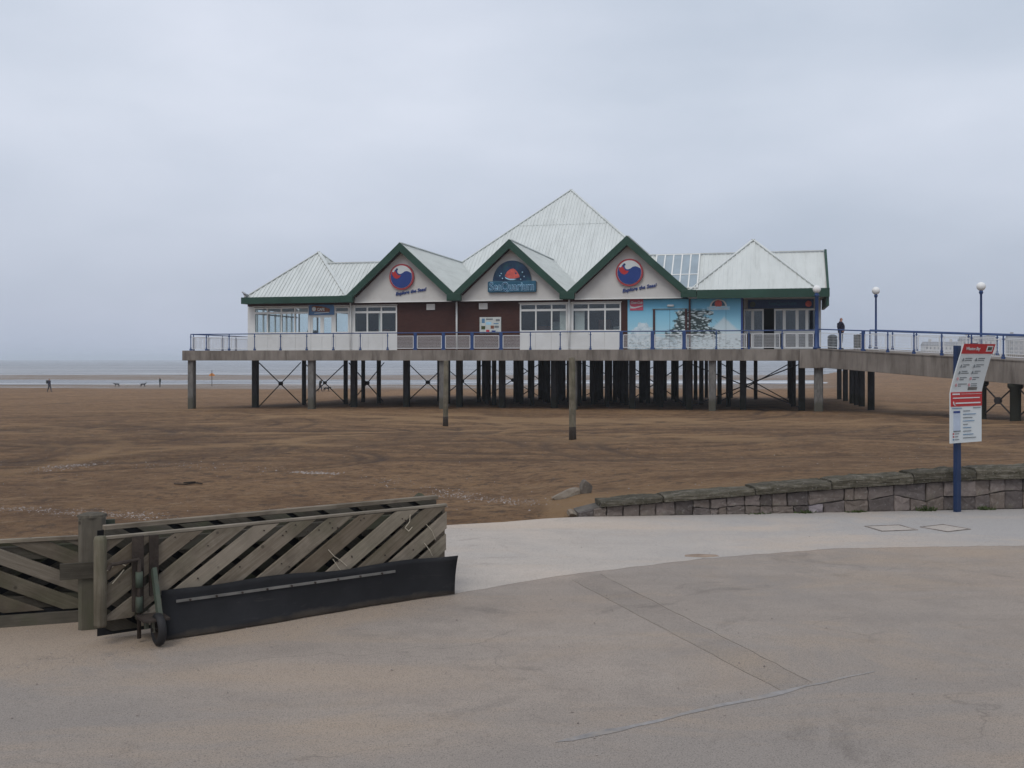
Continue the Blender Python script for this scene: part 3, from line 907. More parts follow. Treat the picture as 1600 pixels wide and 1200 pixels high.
column(34.9, 12.0, .17, M['column'], True, -.585)

def brace(t, s0, s1, up=-.75, low=None, hub=.16):
    """crossed tie rods with a ring hub between two columns of one row"""
    zb = (sand_at(pier((s0 + s1) / 2, t)) + .12) if low is None else low
    m_ = MB()
    a, b, c, d = Vector((s0, t, up)), Vector((s1, t, zb)), Vector((s0, t, zb)), Vector((s1, t, up))
    m_.tube(a, b, .034, 6); m_.tube(c, d + Vector((0, .07, 0)), .034, 6)
    h = (a + b) / 2
    m_.tube(h - Vector((0, .07, 0)), h + Vector((0, .14, 0)), hub, 12)
    for e in (a, b, c, d):
        m_.tube(e - Vector((0, 0, .09)), e + Vector((0, 0, .09)), .06, 6)
    return m_.build('cross_brace', M['iron'], deck)
def brace_t(s, t0, t1, up=-.75, hub=.16):
    zb = sand_at(pier(s, (t0 + t1) / 2)) + .12
    m_ = MB()
    a, b, c, d = Vector((s, t0, up)), Vector((s, t1, zb)), Vector((s, t0, zb)), Vector((s, t1, up))
    m_.tube(a, b, .034, 6); m_.tube(c, d + Vector((.07, 0, 0)), .034, 6)
    h = (a + b) / 2
    m_.tube(h - Vector((.07, 0, 0)), h + Vector((.14, 0, 0)), hub, 12)
    return m_.build('cross_brace', M['iron'], deck)
brace_t(-1.1, 2.6, 8.2, hub=.13); brace(8.2, -.78, 2.24, hub=.10); brace_t(4.9, 2.6, 8.2, hub=.13); brace(8.2, 6.6, 9.4, hub=.13)
brace(14.2, 6.8, 10.2, hub=.13); brace(20.2, 8.4, 13.0, hub=.14); brace(14.2, 12.4, 16.2, hub=.14); brace(20.2, 15.8, 22.2, hub=.2)
brace(8.2, 21.0, 24.6, hub=.13); brace(2.6, 25.28, 31.3, hub=.14); brace(14.2, 26.4, 31.0, hub=.14)

# ------------------------------------------------------------------ ramp
ramp = thing('pier_ramp', 'sloping concrete access ramp coming off the corner of the pier', 'ramp')
RW, RL = 3.7, 24.0
def ramp_box(mb_, a0, a1, b0, b1, z0, z1):
    vs = [ramp_pt(a, b, z) for z in (z0, z1) for a, b in ((a0, b0), (a1, b0), (a1, b1), (a0, b1))]
    mb_.add(vs, [(0, 3, 2, 1), (4, 5, 6, 7), (0, 1, 5, 4), (1, 2, 6, 5), (2, 3, 7, 6), (3, 0, 4, 7)])
mb = MB(); ramp_box(mb, .45, RL, .33, RW - .33, -.40, -.005); mb.build('ramp_slab', M['pconc'], ramp)
for b0, b1 in ((-.22, .32), (RW - .32, RW + .22)):
    for a0, a1 in ((.36, 11.6), (11.61, RL)):
        mb = MB(); ramp_box(mb, a0, a1, b0, b1, -.92, 0); mb.build('edge_beam', M['pconc'], ramp, bevel=.02)
        mb = MB(); ramp_box(mb, a0, a1, b0 - .03, b1 + .03, .002, .05); mb.build('kerb', M['pconc'], ramp)
mb = MB(); ramp_box(mb, 11.3, 12.9, -.235, -.222, -.92, -.42); mb.build('joint_block', M['pconc'], ramp)
mb = MB(); ramp_box(mb, RL - .6, RL + .3, -.3, RW + .3, -2.6, -.93); mb.build('abutment', M['pconc'], ramp)
# landing between the deck corner and the ramp
mb = MB()
tri = [pier(31.95, .2), pier(D1 - .02, 1.55), ramp_pt(.5, RW), ramp_pt(.5, 0)]
mb.prism([Vector((p.x, p.y, DECK - .42)) for p in tri], (0, 0, .41)); mb.build('landing', M['pconc'], ramp)
for a in (10.25, 11.95, 13.65):                # iron trestle
    for b in (.05, RW - .05):
        p = ramp_pt(a, b, -.93)
        z0 = float(beach_z(p.x, p.y, False)) - .25
        mb = MB(); mb.lathe([(.24, 0), (.21, .25), (.21, p.z - z0 - .25), (.30, p.z - z0 - .14), (.30, p.z - z0)], 14, (p.x, p.y, z0))
        mb.build('column', M['column'], ramp, smooth=True)
for a in (10.25, 11.95):
    for b in (.05, RW - .05):
        p, q = ramp_pt(a, b, -1.0), ramp_pt(a + 1.7, b, -1.0)
        lo = float(beach_z(p.x, p.y, False)) + .08
        mb = MB()
        p2, q2 = Vector((p.x, p.y, lo)), Vector((q.x, q.y, lo))
        mb.tube(p, q2, .032, 6); mb.tube(p2, q, .032, 6)
        h = (p + q2) / 2
        mb.tube(h - RB * .07, h + RB * .07, .15, 12)
        mb.build('cross_brace', M['iron'], ramp)

# ------------------------------------------------------------------ railings
PH = .98
post_mb = MB()
post_mb.tube((0, 0, -.06), (0, 0, PH), .030, 8)
post_mb.box((-.06, -.05, 0), (.06, .05, .10)); post_mb.tube((0, 0, .13), (0, 0, .17), .050, 8); post_mb.tube((0, 0, .80), (0, 0, .84), .050, 8)
post_mb.box((-.07, -.012, .14), (.07, .012, .16)); post_mb.box((-.07, -.012, .81), (.07, .012, .83))
post_me = post_mb.mesh('post', M['blue'])
wide_mb = MB(); wide_mb.box((-.09, -.035, -.06), (.09, .035, PH)); wide_mb.box((-.11, -.06, 0), (.11, .06, .10)); wide_me = wide_mb.mesh('post', M['blue'])
def panel_mesh(L, drop, pitch, wire):
    """white framed infill panel of length L falling by drop"""
    m_ = MB()
    z0, z1 = .10, .80
    f = lambda x, z: (x, 0, z - drop * x / L)
    a, b = .12, L - .12
    for z in (z0, z1):
        m_.bar(f(a, z), f(b, z), .034, .034)
    for x in (a, b):
        m_.bar(f(x, z0), f(x, z1), .034, .034, (0, 1, 0))
    k = int((b - a) / pitch)
    for i in range(1, k):
        x = a + (b - a) * i / k
        m_.bar(f(x, z0), f(x, z1), wire, wire, (0, 1, 0))
    kz = int(.45 / pitch)
    for i in range(1, kz):
        z = z0 + (z1 - z0) * i / kz
        m_.bar(f(a, z), f(b, z), .005, .006)
    return m_.mesh('infill_panel', M['mesh'])
PANELS = {}
def railing(name, label, pts, wide=(), skip=(), pitch=.05, wire=.009):
    """pts: world points at the feet of the posts"""
    t = thing(name, label, 'railing', tuple(pts[0]))
    o0 = Vector(pts[0])
    for i, p in enumerate(pts):
        dirv = (pts[min(i + 1, len(pts) - 1)] - pts[max(i - 1, 0)])
        put('post', wide_me if i in wide else post_me, t, tuple(p - o0), math.atan2(dirv.y, dirv.x))
    for i, (p, q) in enumerate(zip(pts[:-1], pts[1:])):
        v = q - p
        L = math.hypot(v.x, v.y)
        mb_ = MB(); mb_.tube(Vector((0, 0, PH)), v + Vector((0, 0, PH)), .030, 8)
        put('top_rail', mb_.mesh('top_rail', M['blue']), t, tuple(p - o0))
        if i in skip:
            continue
        key = (round(L, 2), round(-v.z, 2), pitch)
        if key not in PANELS:
            PANELS[key] = panel_mesh(L, -v.z, pitch, wire)
        put('infill_panel', PANELS[key], t, tuple(p - o0), math.atan2(v.y, v.x))
    return t
STEP = 1.68
front = [pier(-4.25, 0), pier(-3.2, 0)] + [pier(STEP * k, 0) for k in range(-1, 20)]
railing('deck_railing', 'blue railing with white panels along the front of the pier deck', front, wide=(9, 10, 11, 12, 16, 17, 18))
railing('side_railing', 'blue railing with white panels down the seaward end of the pier deck', [pier(-4.25, .3 + 1.68 * k) for k in range(9)], pitch=.07, wire=.007)
nr = [ramp_pt(.1 + 1.61 * k, .04, .05) for k in range(15)]
railing('ramp_railing', 'blue railing on the camera side of the sloping ramp', nr, wide=(2,), pitch=.09, wire=.006)
fr = [ramp_pt(-.1 + 1.61 * k, RW - .04, .05) for k in range(15)]
railing('ramp_railing', 'blue railing on the far side of the sloping ramp with lamps beside it', fr, pitch=.09, wire=.006)
# pale railing of upright bars down the landward side of the deck
t = thing('bar_railing', 'pale railing of upright bars on the deck behind the standing man', 'railing', tuple(pier(34.5, 2.6)), -TH)
for y in (0, 2.0, 4.0, 6.0):
    mb = MB(); mb.box((-.05, y - .05, 0), (.05, y + .05, .92)); mb.build('post', M['bin'], t)
for z in (.12, .84):
    mb = MB(); mb.box((-.02, .055, z), (.02, 5.945, z + .04)); mb.build('rail', M['steel'], t)
bar_me = MB().tube((0, 0, .16), (0, 0, .84), .014, 6).mesh('bar', M['steel'])
for k in range(47):
    if k % 16:
        put('bar', bar_me, t, (0, .125 * k, 0))

# lamp columns
def lamp(label, base, r, h):
    t = thing('lamp_column', label, 'street lamp', tuple(base), group='globe lamps on the pier')
    mb_ = MB(); mb_.lathe([(r * 1.9, 0), (r * 1.9, .12), (r * 1.25, .2), (r * 1.1, .9), (r, 1.0), (r * .9, h - .25), (r * 1.5, h - .22), (r * 1.5, h - .18), (.10, h - .17), (.07, h - .06)], 14)
    mb_.build('column', M['blue'], t, smooth=True)
    g_ = MB()
    prof = [(.205 * math.sin(math.pi * (k + .2) / 14.4), -.205 * math.cos(math.pi * (k + .2) / 14.4)) for k in range(15)]
    g_.lathe(prof, 18, (0, 0, h + .12)); g_.build('globe', M['globe'], t, smooth=True)
    return t
lamp('thick blue column with a white globe in front of the entrance canopy', pier(31.97, .06), .10, 2.98)
lamp('slim blue lamp column with white globe just behind the standing man', ramp_pt(.15, RW + .13, -.02), .055, 3.02)
lamp('slim blue lamp column with white globe above the beach safety sign', ramp_pt(6.9, RW + .13, -.02), .055, 3.13)

# bin on the deck
t = thing('litter_bin', 'squat grey green litter bin on the deck beside the standing man', 'bin', tuple(pier(33.05, 5.2)), -TH)
mb = MB(); mb.lathe([(.20, 0), (.23, .04), (.24, .62), (.22, .66)], 12); mb.build('body', M['bin'], t)
mb = MB()
for a in range(12):
    c, s_ = math.cos(a * math.pi / 6), math.sin(a * math.pi / 6)
    mb.bar((c * .245, s_ * .245, .05), (c * .255, s_ * .255, .62), .06, .02, (c, s_, 0))
mb.build('slats', M['bin'], t)
mb = MB(); mb.lathe([(.25, .66), (.27, .70), (.24, .80), (.10, .87)], 12); mb.build('lid', M['bin'], t, smooth=True)
# ------------------------------------------------------------------ aquarium building
bld = thing('aquarium_building', 'low white aquarium building with pyramid roofs and three green-edged gables on the pier', 'building', tuple(P0), -TH)
EV, AP = 3.20, 6.22                           # eaves and apex heights above the deck
HW = 3.33
C1, C2, C3, CL, CR = 8.75, 15.32, 22.0, 2.05, 28.72
TE, TG, TW, TD = 1.10, 1.50, 1.90, 3.40       # planes: eaves, gable boards, wall, entrance doors

def roof_face(mb_, pts, rib=.24, thick=.05, ribs=True):
    """planar convex roof face, first two points along the eaves; raised ribs run up the slope"""
    P = [Vector(p) for p in pts]
    e = (P[1] - P[0]).normalized()
    nrm = (P[1] - P[0]).cross(P[2] - P[0]).normalized()
    if nrm.z < 0:
        nrm = -nrm
    up = nrm.cross(e).normalized()
    if up.z < 0:
        up = -up
    mb_.prism([p - nrm * thick for p in P], nrm * thick)
    if not ribs:
        return
    q = [((p - P[0]).dot(e), (p - P[0]).dot(up)) for p in P]
    lo, hi = min(a for a, _ in q), max(a for a, _ in q)
    k = math.ceil(lo / rib) * rib + .05
    while k < hi - .02:
        ys_ = []
        for i in range(len(q)):
            (a0, b0), (a1, b1) = q[i], q[(i + 1) % len(q)]
            if (a0 - k) * (a1 - k) < 0:
                ys_.append(b0 + (b1 - b0) * (k - a0) / (a1 - a0))
        if len(ys_) >= 2 and max(ys_) - min(ys_) > .15:
            p_, q_ = P[0] + e * k + up * (min(ys_) + .02), P[0] + e * k + up * (max(ys_) - .06)
            c = nrm * .018
            mb_.bar(p_ + c, q_ + c, .075, .036, nrm)
        k += rib
def cap_line(mb_, a, b, w=.20):
    a, b = Vector(a), Vector(b)
    mb_.bar(a + Vector((0, 0, .045)), b + Vector((0, 0, .045)), w, .05)

def pyramid_roof(name, c, t0, half, ev, ap):
    A = (c, t0 + half, ap)
    q = [(c - half, t0, ev), (c + half, t0, ev), (c + half, t0 + 2 * half, ev), (c - half, t0 + 2 * half, ev)]
    m_ = MB()
    for i in range(4):
        roof_face(m_, [q[i], q[(i + 1) % 4], A])
    o = m_.build(name, M['roof'], bld)
    m_ = MB()
    for p in q:
        cap_line(m_, p, A)
    m_.build('hip_cap', M['roof'], o)
    return o
pyramid_roof('pavilion_roof', CL, TE, HW, EV, AP)
pyramid_roof('pavilion_roof', CR, TE, HW, EV, AP)
PT = 13.2 - (6.73 - .51 - EV) / .903
BH = 19.75 - PT
pyramid_roof('main_roof', C2 - .02, PT, BH, EV, 12.09)
lap = MB()
for f_ in (.66,):                          # laps between lengths of sheet on the main roof
    e_ = BH * (1 - f_) - .2
    zz_ = EV + (12.09 - EV) * f_
    lap.bar((C2 - e_, PT + BH * f_ - .02, zz_ + .035), (C2 + e_, PT + BH * f_ - .02, zz_ + .035), .03, .014, (0, -.66, .75))
lap.build('sheet_lap', M['roof'], bld)
for c in (C1, C2, C3):                         # gabled bays
    m_ = MB()
    lim = 13.15
    roof_face(m_, [(c - HW, TE, EV), (c - HW, lim, EV), (c, lim, AP), (c, TE, AP)])
    roof_face(m_, [(c + HW, TE, EV), (c + HW, lim, EV), (c, lim, AP), (c, TE, AP)])
    o = m_.build('gable_roof', M['roof'], bld)
    m_ = MB(); cap_line(m_, (c, TE, AP), (c, lim, AP)); m_.build('ridge_cap', M['roof'], o)
# long low roof behind, its ridge parallel to the front
TR, RZ = 3.60, 5.40
EVL = EV - .06                                # the long roof sits a little below the pavilion roofs
for a, b, ea, eb in ((CL, 7.95, CL, 5.50), (22.82, 32.5, 25.26, 32.5)):
    m_ = MB()
    roof_face(m_, [(ea, TE, EVL), (eb, TE, EVL), (b, TR, RZ), (a, TR, RZ)])
    roof_face(m_, [(ea, 2 * TR - TE, EVL), (eb, 2 * TR - TE, EVL), (b, TR, RZ), (a, TR, RZ)])
    o = m_.build('long_roof', M['roof'], bld)
    for c0, c1 in (((CL + .95, b),) if a < 10 else ((a, CR - .95), (CR + .95, b))):
        m_ = MB(); cap_line(m_, (c0, TR, RZ), (c1, TR, RZ)); m_.build('ridge_cap', M['roof'], o)
m_ = MB(); m_.prism([(32.44, TE + .05, EV), (32.44, 2 * TR - TE - .05, EV), (32.44, TR, RZ - .06)], (.08, 0, 0)); m_.build('end_gable', M['gable'], bld)
m_ = MB()
m_.bar((32.58, TE - .04, EV - .12), (32.58, TR, RZ - .02), .12, .34, (0, -.66, .75)); m_.bar((32.58, 2 * TR - TE, EV - .12), (32.58, TR, RZ - .02), .12, .34, (0, .66, .75))
m_.build('verge_board', M['green'], bld)
# roof light in the long roof
def on_slope(s, f, h):
    sl = Vector((0, TR - TE, RZ - EVL)); nn = Vector((0, -(RZ - EVL), TR - TE)).normalized()
    return Vector((s, TE, EVL)) + sl * f + nn * h
rl = MB()
rl.prism([on_slope(25.2, .08, .075), on_slope(25.80, .08, .075), on_slope(25.80, .965, .075), on_slope(23.4, .965, .075), on_slope(23.4, .78, .075)], on_slope(0, 0, .02) - on_slope(0, 0, 0))
rl_g = simple('rooflight_glass', (.30, .36, .40), .12, .10, 1.5, spec=.5)
o = rl.build('roof_light', rl_g, bld)
for s_ in (23.4, 23.88, 24.36, 24.84, 25.32, 25.80):
    m_ = MB(); m_.bar(on_slope(s_, max(.06, .78 - .70 * (s_ - 23.4) / 1.8), .105), on_slope(s_, .975, .105), .07, .05, (0, -.66, .75)); m_.build('glazing_bar', M['frame'], o)
for f, s0_ in ((.07, 25.25), (.42, 24.36), (.97, 23.36)):
    m_ = MB(); m_.bar(on_slope(s0_, f, .10), on_slope(25.84, f, .10), .06, .045, (0, -.66, .75)); m_.build('glazing_bar', M['frame'], o)

# green fascias, barge boards and the blocks in the valleys
sl = (AP - EV) / HW
for c in (C1, C2, C3):
    for sgn in (-1, 1):
        m_ = MB()
        dz = .52
        poly = [(c + sgn * (HW + .02), TE - .12, EV + .04), (c, TE - .12, AP + .06), (c, TE - .12, AP + .06 - dz), (c + sgn * (HW - .10), TE - .12, EV + .04 - dz * .72)]
        m_.prism(poly, (0, .14, 0)); m_.build('barge_board', M['green'], bld)
    m_ = MB()
    w = HW - .34
    m_.prism([(c - w, TG, 2.87), (c + w, TG, 2.87), (c + w, TG, EV - .1 + .10), (c, TG, AP - .32), (c - w, TG, EV)], (0, .12, 0))
    gb = m_.build('gable_wall', M['gable'], bld)
    m_ = MB(); m_.box((c - w, TG - .06, 2.82), (c + w, TG + .1, 2.868)); m_.build('ledge', M['frame'], gb)
    for z in (3.55, 4.25, 4.95):               # board joints
        hwz = (AP - .32 - z) / sl - .1
        m_ = MB(); m_.box((c - hwz, TG - .006, z), (c + hwz, TG + .004, z + .012)); m_.build('cover_strip', M['gable'], gb)
    for sgn in (-1, 1):                        # inner trim under the barge boards, also drawing their shadow gap in brown
        m_ = MB(); m_.bar((c + sgn * (HW - .42), TG - .05, EV - .02), (c, TG - .05, AP - .40), .09, .05, (0, -1, 0)); m_.build('trim_and_shadow_line', M['brown'], gb)
for s_ in (CL + HW + .02, (C1 + C2) / 2 + .02, (C2 + C3) / 2, C3 + HW + .03):
    m_ = MB(); m_.box((s_ - .42, TE - .16, 2.83), (s_ + .42, TE + .10, 3.24)); m_.build('valley_block', M['green'], bld, bevel=.02)
m_ = MB(); m_.box((CL - HW - .16, TE - .13, 2.83), (CL + HW - .42, TE + .02, 3.22)); m_.build('fascia', M['green'], bld)
m_ = MB(); m_.box((CL - HW - .16, TE + .025, 2.83), (CL - HW - .02, TE + 2 * HW, 3.22)); m_.build('fascia', M['green'], bld)
m_ = MB(); m_.box((C3 + HW + .47, TE - .13, 2.76), (32.66, TE + .02, 3.22)); m_.build('fascia', M['green'], bld)
m_ = MB(); m_.box((32.5, TE + .025, 2.30), (32.64, 2 * TR - TE, 3.18)); m_.build('fascia', M['green'], bld)

# soffit and ceiling, back and side walls, inner wall
m_ = MB(); m_.box((CL - HW + .02, TE + .03, 2.88), (C1 - HW, 29.5, 3.0)); m_.box((C1 - HW, TG + .13, 2.88), (C3 + HW, 29.5, 3.0)); m_.box((C3 + HW, TE + .03, 2.80), (32.45, 29.5, 3.0))
m_.build('soffit', M['gable'], bld)
m_ = MB(); m_.box((-1.0, 29.2, 0), (32.3, 29.45, 2.88)); m_.build('back_wall', M['brick'], bld)
m_ = MB(); m_.box((32.1, TD + .1, 0), (32.35, 29.2, 2.8)); m_.build('end_wall', M['gable'], bld)
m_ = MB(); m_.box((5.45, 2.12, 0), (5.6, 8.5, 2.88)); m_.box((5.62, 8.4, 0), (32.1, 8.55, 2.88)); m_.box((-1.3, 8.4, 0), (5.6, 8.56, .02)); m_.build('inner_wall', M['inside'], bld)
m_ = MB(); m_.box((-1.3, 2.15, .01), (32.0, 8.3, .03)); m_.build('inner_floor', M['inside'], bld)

def window(s0, s1, z0, z1, mull, trans, t=TW, sub=True):
    """framed window strip: outer frame, mullions, transom, one pane per light"""
    fr_ = MB()
    fw = .075
    fr_.box((s0, t - .03, z1 - fw), (s1, t + .08, z1)); fr_.box((s0, t - .03, z0), (s1, t + .08, z0 + fw))
    edges = [s0] + list(mull) + [s1]
    for k, s_ in enumerate(edges):
        a = s_ if k == 0 else (s_ - fw if k == len(edges) - 1 else s_ - fw / 2)
        fr_.box((a, t - .032, z0 + fw), (a + fw, t + .078, z1 - fw))
    tops = []
    for a, b in zip(edges[:-1], edges[1:]):
        if trans:
            fr_.box((a + .04, t - .028, trans - .06), (b - .04, t + .075, trans + .06))
    o_ = fr_.build('window_frame', M['frame'], bld)
    for a, b in zip(edges[:-1], edges[1:]):
        for za, zb in (((z0, trans), (trans, z1)) if trans else ((z0, z1),)):
            g_ = MB(); g_.box((a + .03, t + .018, za + .03), (b - .03, t + .026, zb - .03)); g_.build('pane', M['glass'], o_)
    return o_
def wall(name, mat, s0, s1, z0, z1, t0=TW, t1=TW + .2):
    m__ = MB(); m__.box((s0, t0, z0), (s1, t1, z1)); return m__.build(name, mat, bld)

wall('corner_pier', M['white'], -1.50, -1.07, 0, 2.70)
sill, head = 1.05, 2.64
window(-1.07, 2.62, sill, head, (-.16, .78, 1.67), 2.30)
window(4.28, 5.22, sill, head, (), 2.30)
window(5.52, 8.26, sill, head, (6.38, 7.27), 2.28)
window(15.74, 18.50, sill, head + .02, (16.68, 17.60), 2.28)
window(18.78, 21.56, sill, head + .02, (19.72, 20.66), 2.28)
for a, b in ((-1.07, 2.62), (4.28, 5.22), (5.52, 8.26), (15.74, 18.50), (18.78, 21.56)):
    p_ = wall('sill_panel', M['white'], a, b, 0, sill - .002, TW - .01, TW + .15)
    k = max(1, round((b - a) / .92))
    for i in range(1, k):
        s_ = a + (b - a) * i / k
        m_ = MB(); m_.box((s_ - .012, TW - .022, .03), (s_ + .012, TW - .012, sill - .06)); m_.build('joint_strip', M['gable'], p_)
    m_ = MB(); m_.box((a - .05, TW - .10, head + .035), (b + .05, TW + .02, head + .075)); m_.build('drip_cap', M['frame'], bld)
wall('white_pier', M['white'], 5.22, 5.52, 0, 2.70)
wall('white_pier', M['white'], 18.50, 18.78, 0, 2.70)
wall('brick_wall', M['brick'], 8.26, 15.74, 0, 2.82)
wall('brick_wall', M['brick'], 21.56, 21.93, 0, 2.82)
for a, b in ((-1.5, 8.258), (15.742, 21.558)):
    wall('head_board', M['brown'], a, b, 2.715, 2.875, TW - .02, TW + .2)
# cafe double doors under the banner
fr_ = MB(); fr_.box((2.62, TW - .03, 2.12), (4.28, TW + .1, 2.70)); fr_.box((2.62, TW - .03, 0), (2.72, TW + .1, 2.12)); fr_.box((4.18, TW - .03, 0), (4.28, TW + .1, 2.12))
fr_.build('door_frame', M['frame'], bld)
for a in (2.73, 3.455):
    d_ = MB(); b = a + .715
    d_.box((a, TW, .02), (a + .11, TW + .05, 2.11)); d_.box((b - .11, TW, .02), (b, TW + .05, 2.11)); d_.box((a + .11, TW + .002, 2.0), (b - .11, TW + .05, 2.11)); d_.box((a + .11, TW + .002, .02), (b - .11, TW + .05, 1.02))
    d_ = d_.build('door', M['frame'], bld)
    g_ = MB(); g_.box((a + .10, TW + .022, 1.0), (b - .10, TW + .03, 2.02)); g_.build('pane', M['glass'], d_)
# glazed end of the pavilion towards the sea
for k in range(4):
    y0 = 2.1 + 1.58 * k
    fr_ = MB()
    for a, b in ((sill, sill + .07), (head - .07, head), (2.26, 2.34)):
        fr_.box((-1.46, y0, a), (-1.36, y0 + 1.58, b))
    fr_.box((-1.462, y0, sill + .07), (-1.358, y0 + .07, head - .07)); fr_.box((-1.462, y0 + .76, sill + .07), (-1.358, y0 + .82, head - .07))
    o_ = fr_.build('window_frame', M['frame'], bld)
    g_ = MB(); g_.box((-1.414, y0 + .02, sill + .02), (-1.406, y0 + 1.56, head - .02)); g_.build('pane', M['glass'], o_)
wall('side_panel', M['white'], -1.47, -1.33, 0, sill - .002, 2.1, 8.42)
wall('side_head', M['white'], -1.47, -1.33, head + .002, 2.87, 2.1, 8.42)
# far glazing of the pavilion, so the light of the sea shows through
fr_ = MB()
for s_ in (-1.3, .05, 1.4, 2.75, 4.1, 5.36):
    fr_.box((s_, 8.40, sill), (s_ + .08, 8.50, head))
for a, b in ((sill, sill + .08), (head - .08, head)):
    fr_.box((-1.32, 8.405, a), (5.44, 8.495, b))
o_ = fr_.build('window_frame', M['frame'], bld)
g_ = MB(); g_.box((-1.3, 8.44, sill + .03), (5.42, 8.448, head - .03)); g_.build('pane', M['glass'], o_)
wall('rear_panel', M['white'], -1.32, 5.44, 0, sill - .002, 8.40, 8.5)
wall('rear_head', M['white'], -1.32, 5.44, head + .002, 2.87, 8.40, 8.5)

for a, b, z0_, z1_ in ((18.02, 18.44, 1.06, 2.24), (18.90, 19.45, 1.06, 2.24), (7.0, 7.2, 1.06, 2.24)):
    wall('window_blind', M['gable'], a, b, z0_, z1_, TW + .25, TW + .27)
for a, w_, h_ in ((6.0, .7, 1.35), (7.6, .5, 1.6), (16.2, .8, 1.45), (17.2, .6, 1.7), (19.9, .7, 1.8), (20.8, .6, 1.4), (1.4, .5, 1.3), (4.7, .5, 1.5)):
    wall('inner_counter', M['brownp'] if w_ > .6 else M['poster'], a, a + w_, .04, h_, 3.6 + w_, 4.0 + w_)
# vents, downpipes
for a in (10.12, 13.32):
    m_ = MB(); m_.box((a, TW - .10, 2.37), (a + .51, TW - .002, 2.72)); v_ = m_.build('vent_box', M['white'], bld, bevel=.015)
    for k in range(4):
        m_ = MB(); m_.box((a + .06, TW - .112, 2.43 + .065 * k), (a + .45, TW - .1, 2.455 + .065 * k)); m_.build('vent_slat', M['gable'], v_)
for s_ in (5.34, 11.98, 18.63):
    m_ = MB(); m_.tube((s_, TW - .11, .05), (s_, TW - .11, 2.84), .055, 10); m_.build('downpipe', M['frame'], bld, smooth=True)
m_ = MB(); m_.tube((25.36, TW - .11, .05), (25.36, TW - .11, 2.84), .055, 10); m_.build('downpipe', M['brown'], bld)

# mural panels with a hidden door between two posts
for a, b in ((21.93, 23.34), (23.46, 25.10), (25.22, 27.30), (27.312, 28.10)):
    wall('mural_panel', M['mural'], a, b, 0.03, 2.80)
for a in (23.34, 25.10):
    wall('door_jamb', M['brown'], a, a + .12, 0, 2.24, TW - .05, TW + .19)
wall('mural_panel', M['mural'], 23.34, 23.46, 2.25, 2.80, TW + .002, TW + .19)
wall('mural_panel', M['mural'], 25.10, 25.22, 2.25, 2.80, TW + .002, TW + .19)
m_ = MB(); m_.box((23.30, TW - .06, 2.24), (25.24, TW - .002, 2.275)); m_.build('door_head', M['steel'], bld)
m_ = MB(); m_.box((24.26, TW - .005, .05), (24.275, TW + .0, 2.22)); m_.build('door_gap', M['navy'], bld)
m_ = MB(); m_.box((24.13, TW - .14, 2.38), (24.50, TW - .002, 2.50)); m_.build('bulkhead_light', M['sign_white'], bld, bevel=.04)

# entrance under the canopy
wall('return_wall', M['brown'], 28.10, 28.22, 0, 2.80, TW + .2, TD + .2)
wall('corner_trim', M['lblue'], 28.10, 28.20, 0, 2.80, TW - .01, TW + .198)
wall('entrance_head', M['gable'], 28.22, 32.1, 2.30, 2.80, TD + .02, TD + .2)
bays = [28.22, 28.70, 29.30, 29.86, 30.40, 31.08, 31.60, 32.1]
for k, (a, b) in enumerate(zip(bays[:-1], bays[1:])):
    if k == 2:
        continue                               # the open doorway
    fr_ = MB()
    fr_.box((a, TD, 0), (a + .08, TD + .07, 2.27)); fr_.box((b - .08, TD, 0), (b, TD + .07, 2.27)); fr_.box((a + .08, TD + .002, 2.17), (b - .08, TD + .07, 2.27))
    fr_.box((a + .08, TD + .002, .88), (b - .08, TD + .07, 1.04)); fr_.box((a + .08, TD + .002, 0), (b - .08, TD + .07, .14))
    d_ = fr_.build('entrance_door', M['frame'], bld)
    g_ = MB(); g_.box((a + .07, TD + .03, 1.02), (b - .07, TD + .04, 2.19)); g_.build('pane', M['glass'], d_)
    g_ = MB(); g_.box((a + .07, TD + .03, .12), (b - .07, TD + .045, .90)); g_.build('kick_panel', M['brown'] if k == 0 else M['glass'], d_)
wall('dark_lobby_lining', M['dark'], 31.98, 32.09, 0, 2.8, TD + .21, 7.0)  # dark lining added inside the side walls to keep the lobby dim
wall('dark_lobby_lining', M['dark'], 28.23, 28.30, 0, 2.8, TD + .21, 7.0)
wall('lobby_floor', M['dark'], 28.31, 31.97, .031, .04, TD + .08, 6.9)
wall('lobby_wall', M['dark'], 28.2, 32.1, 0, 2.8, 7.0, 7.1)

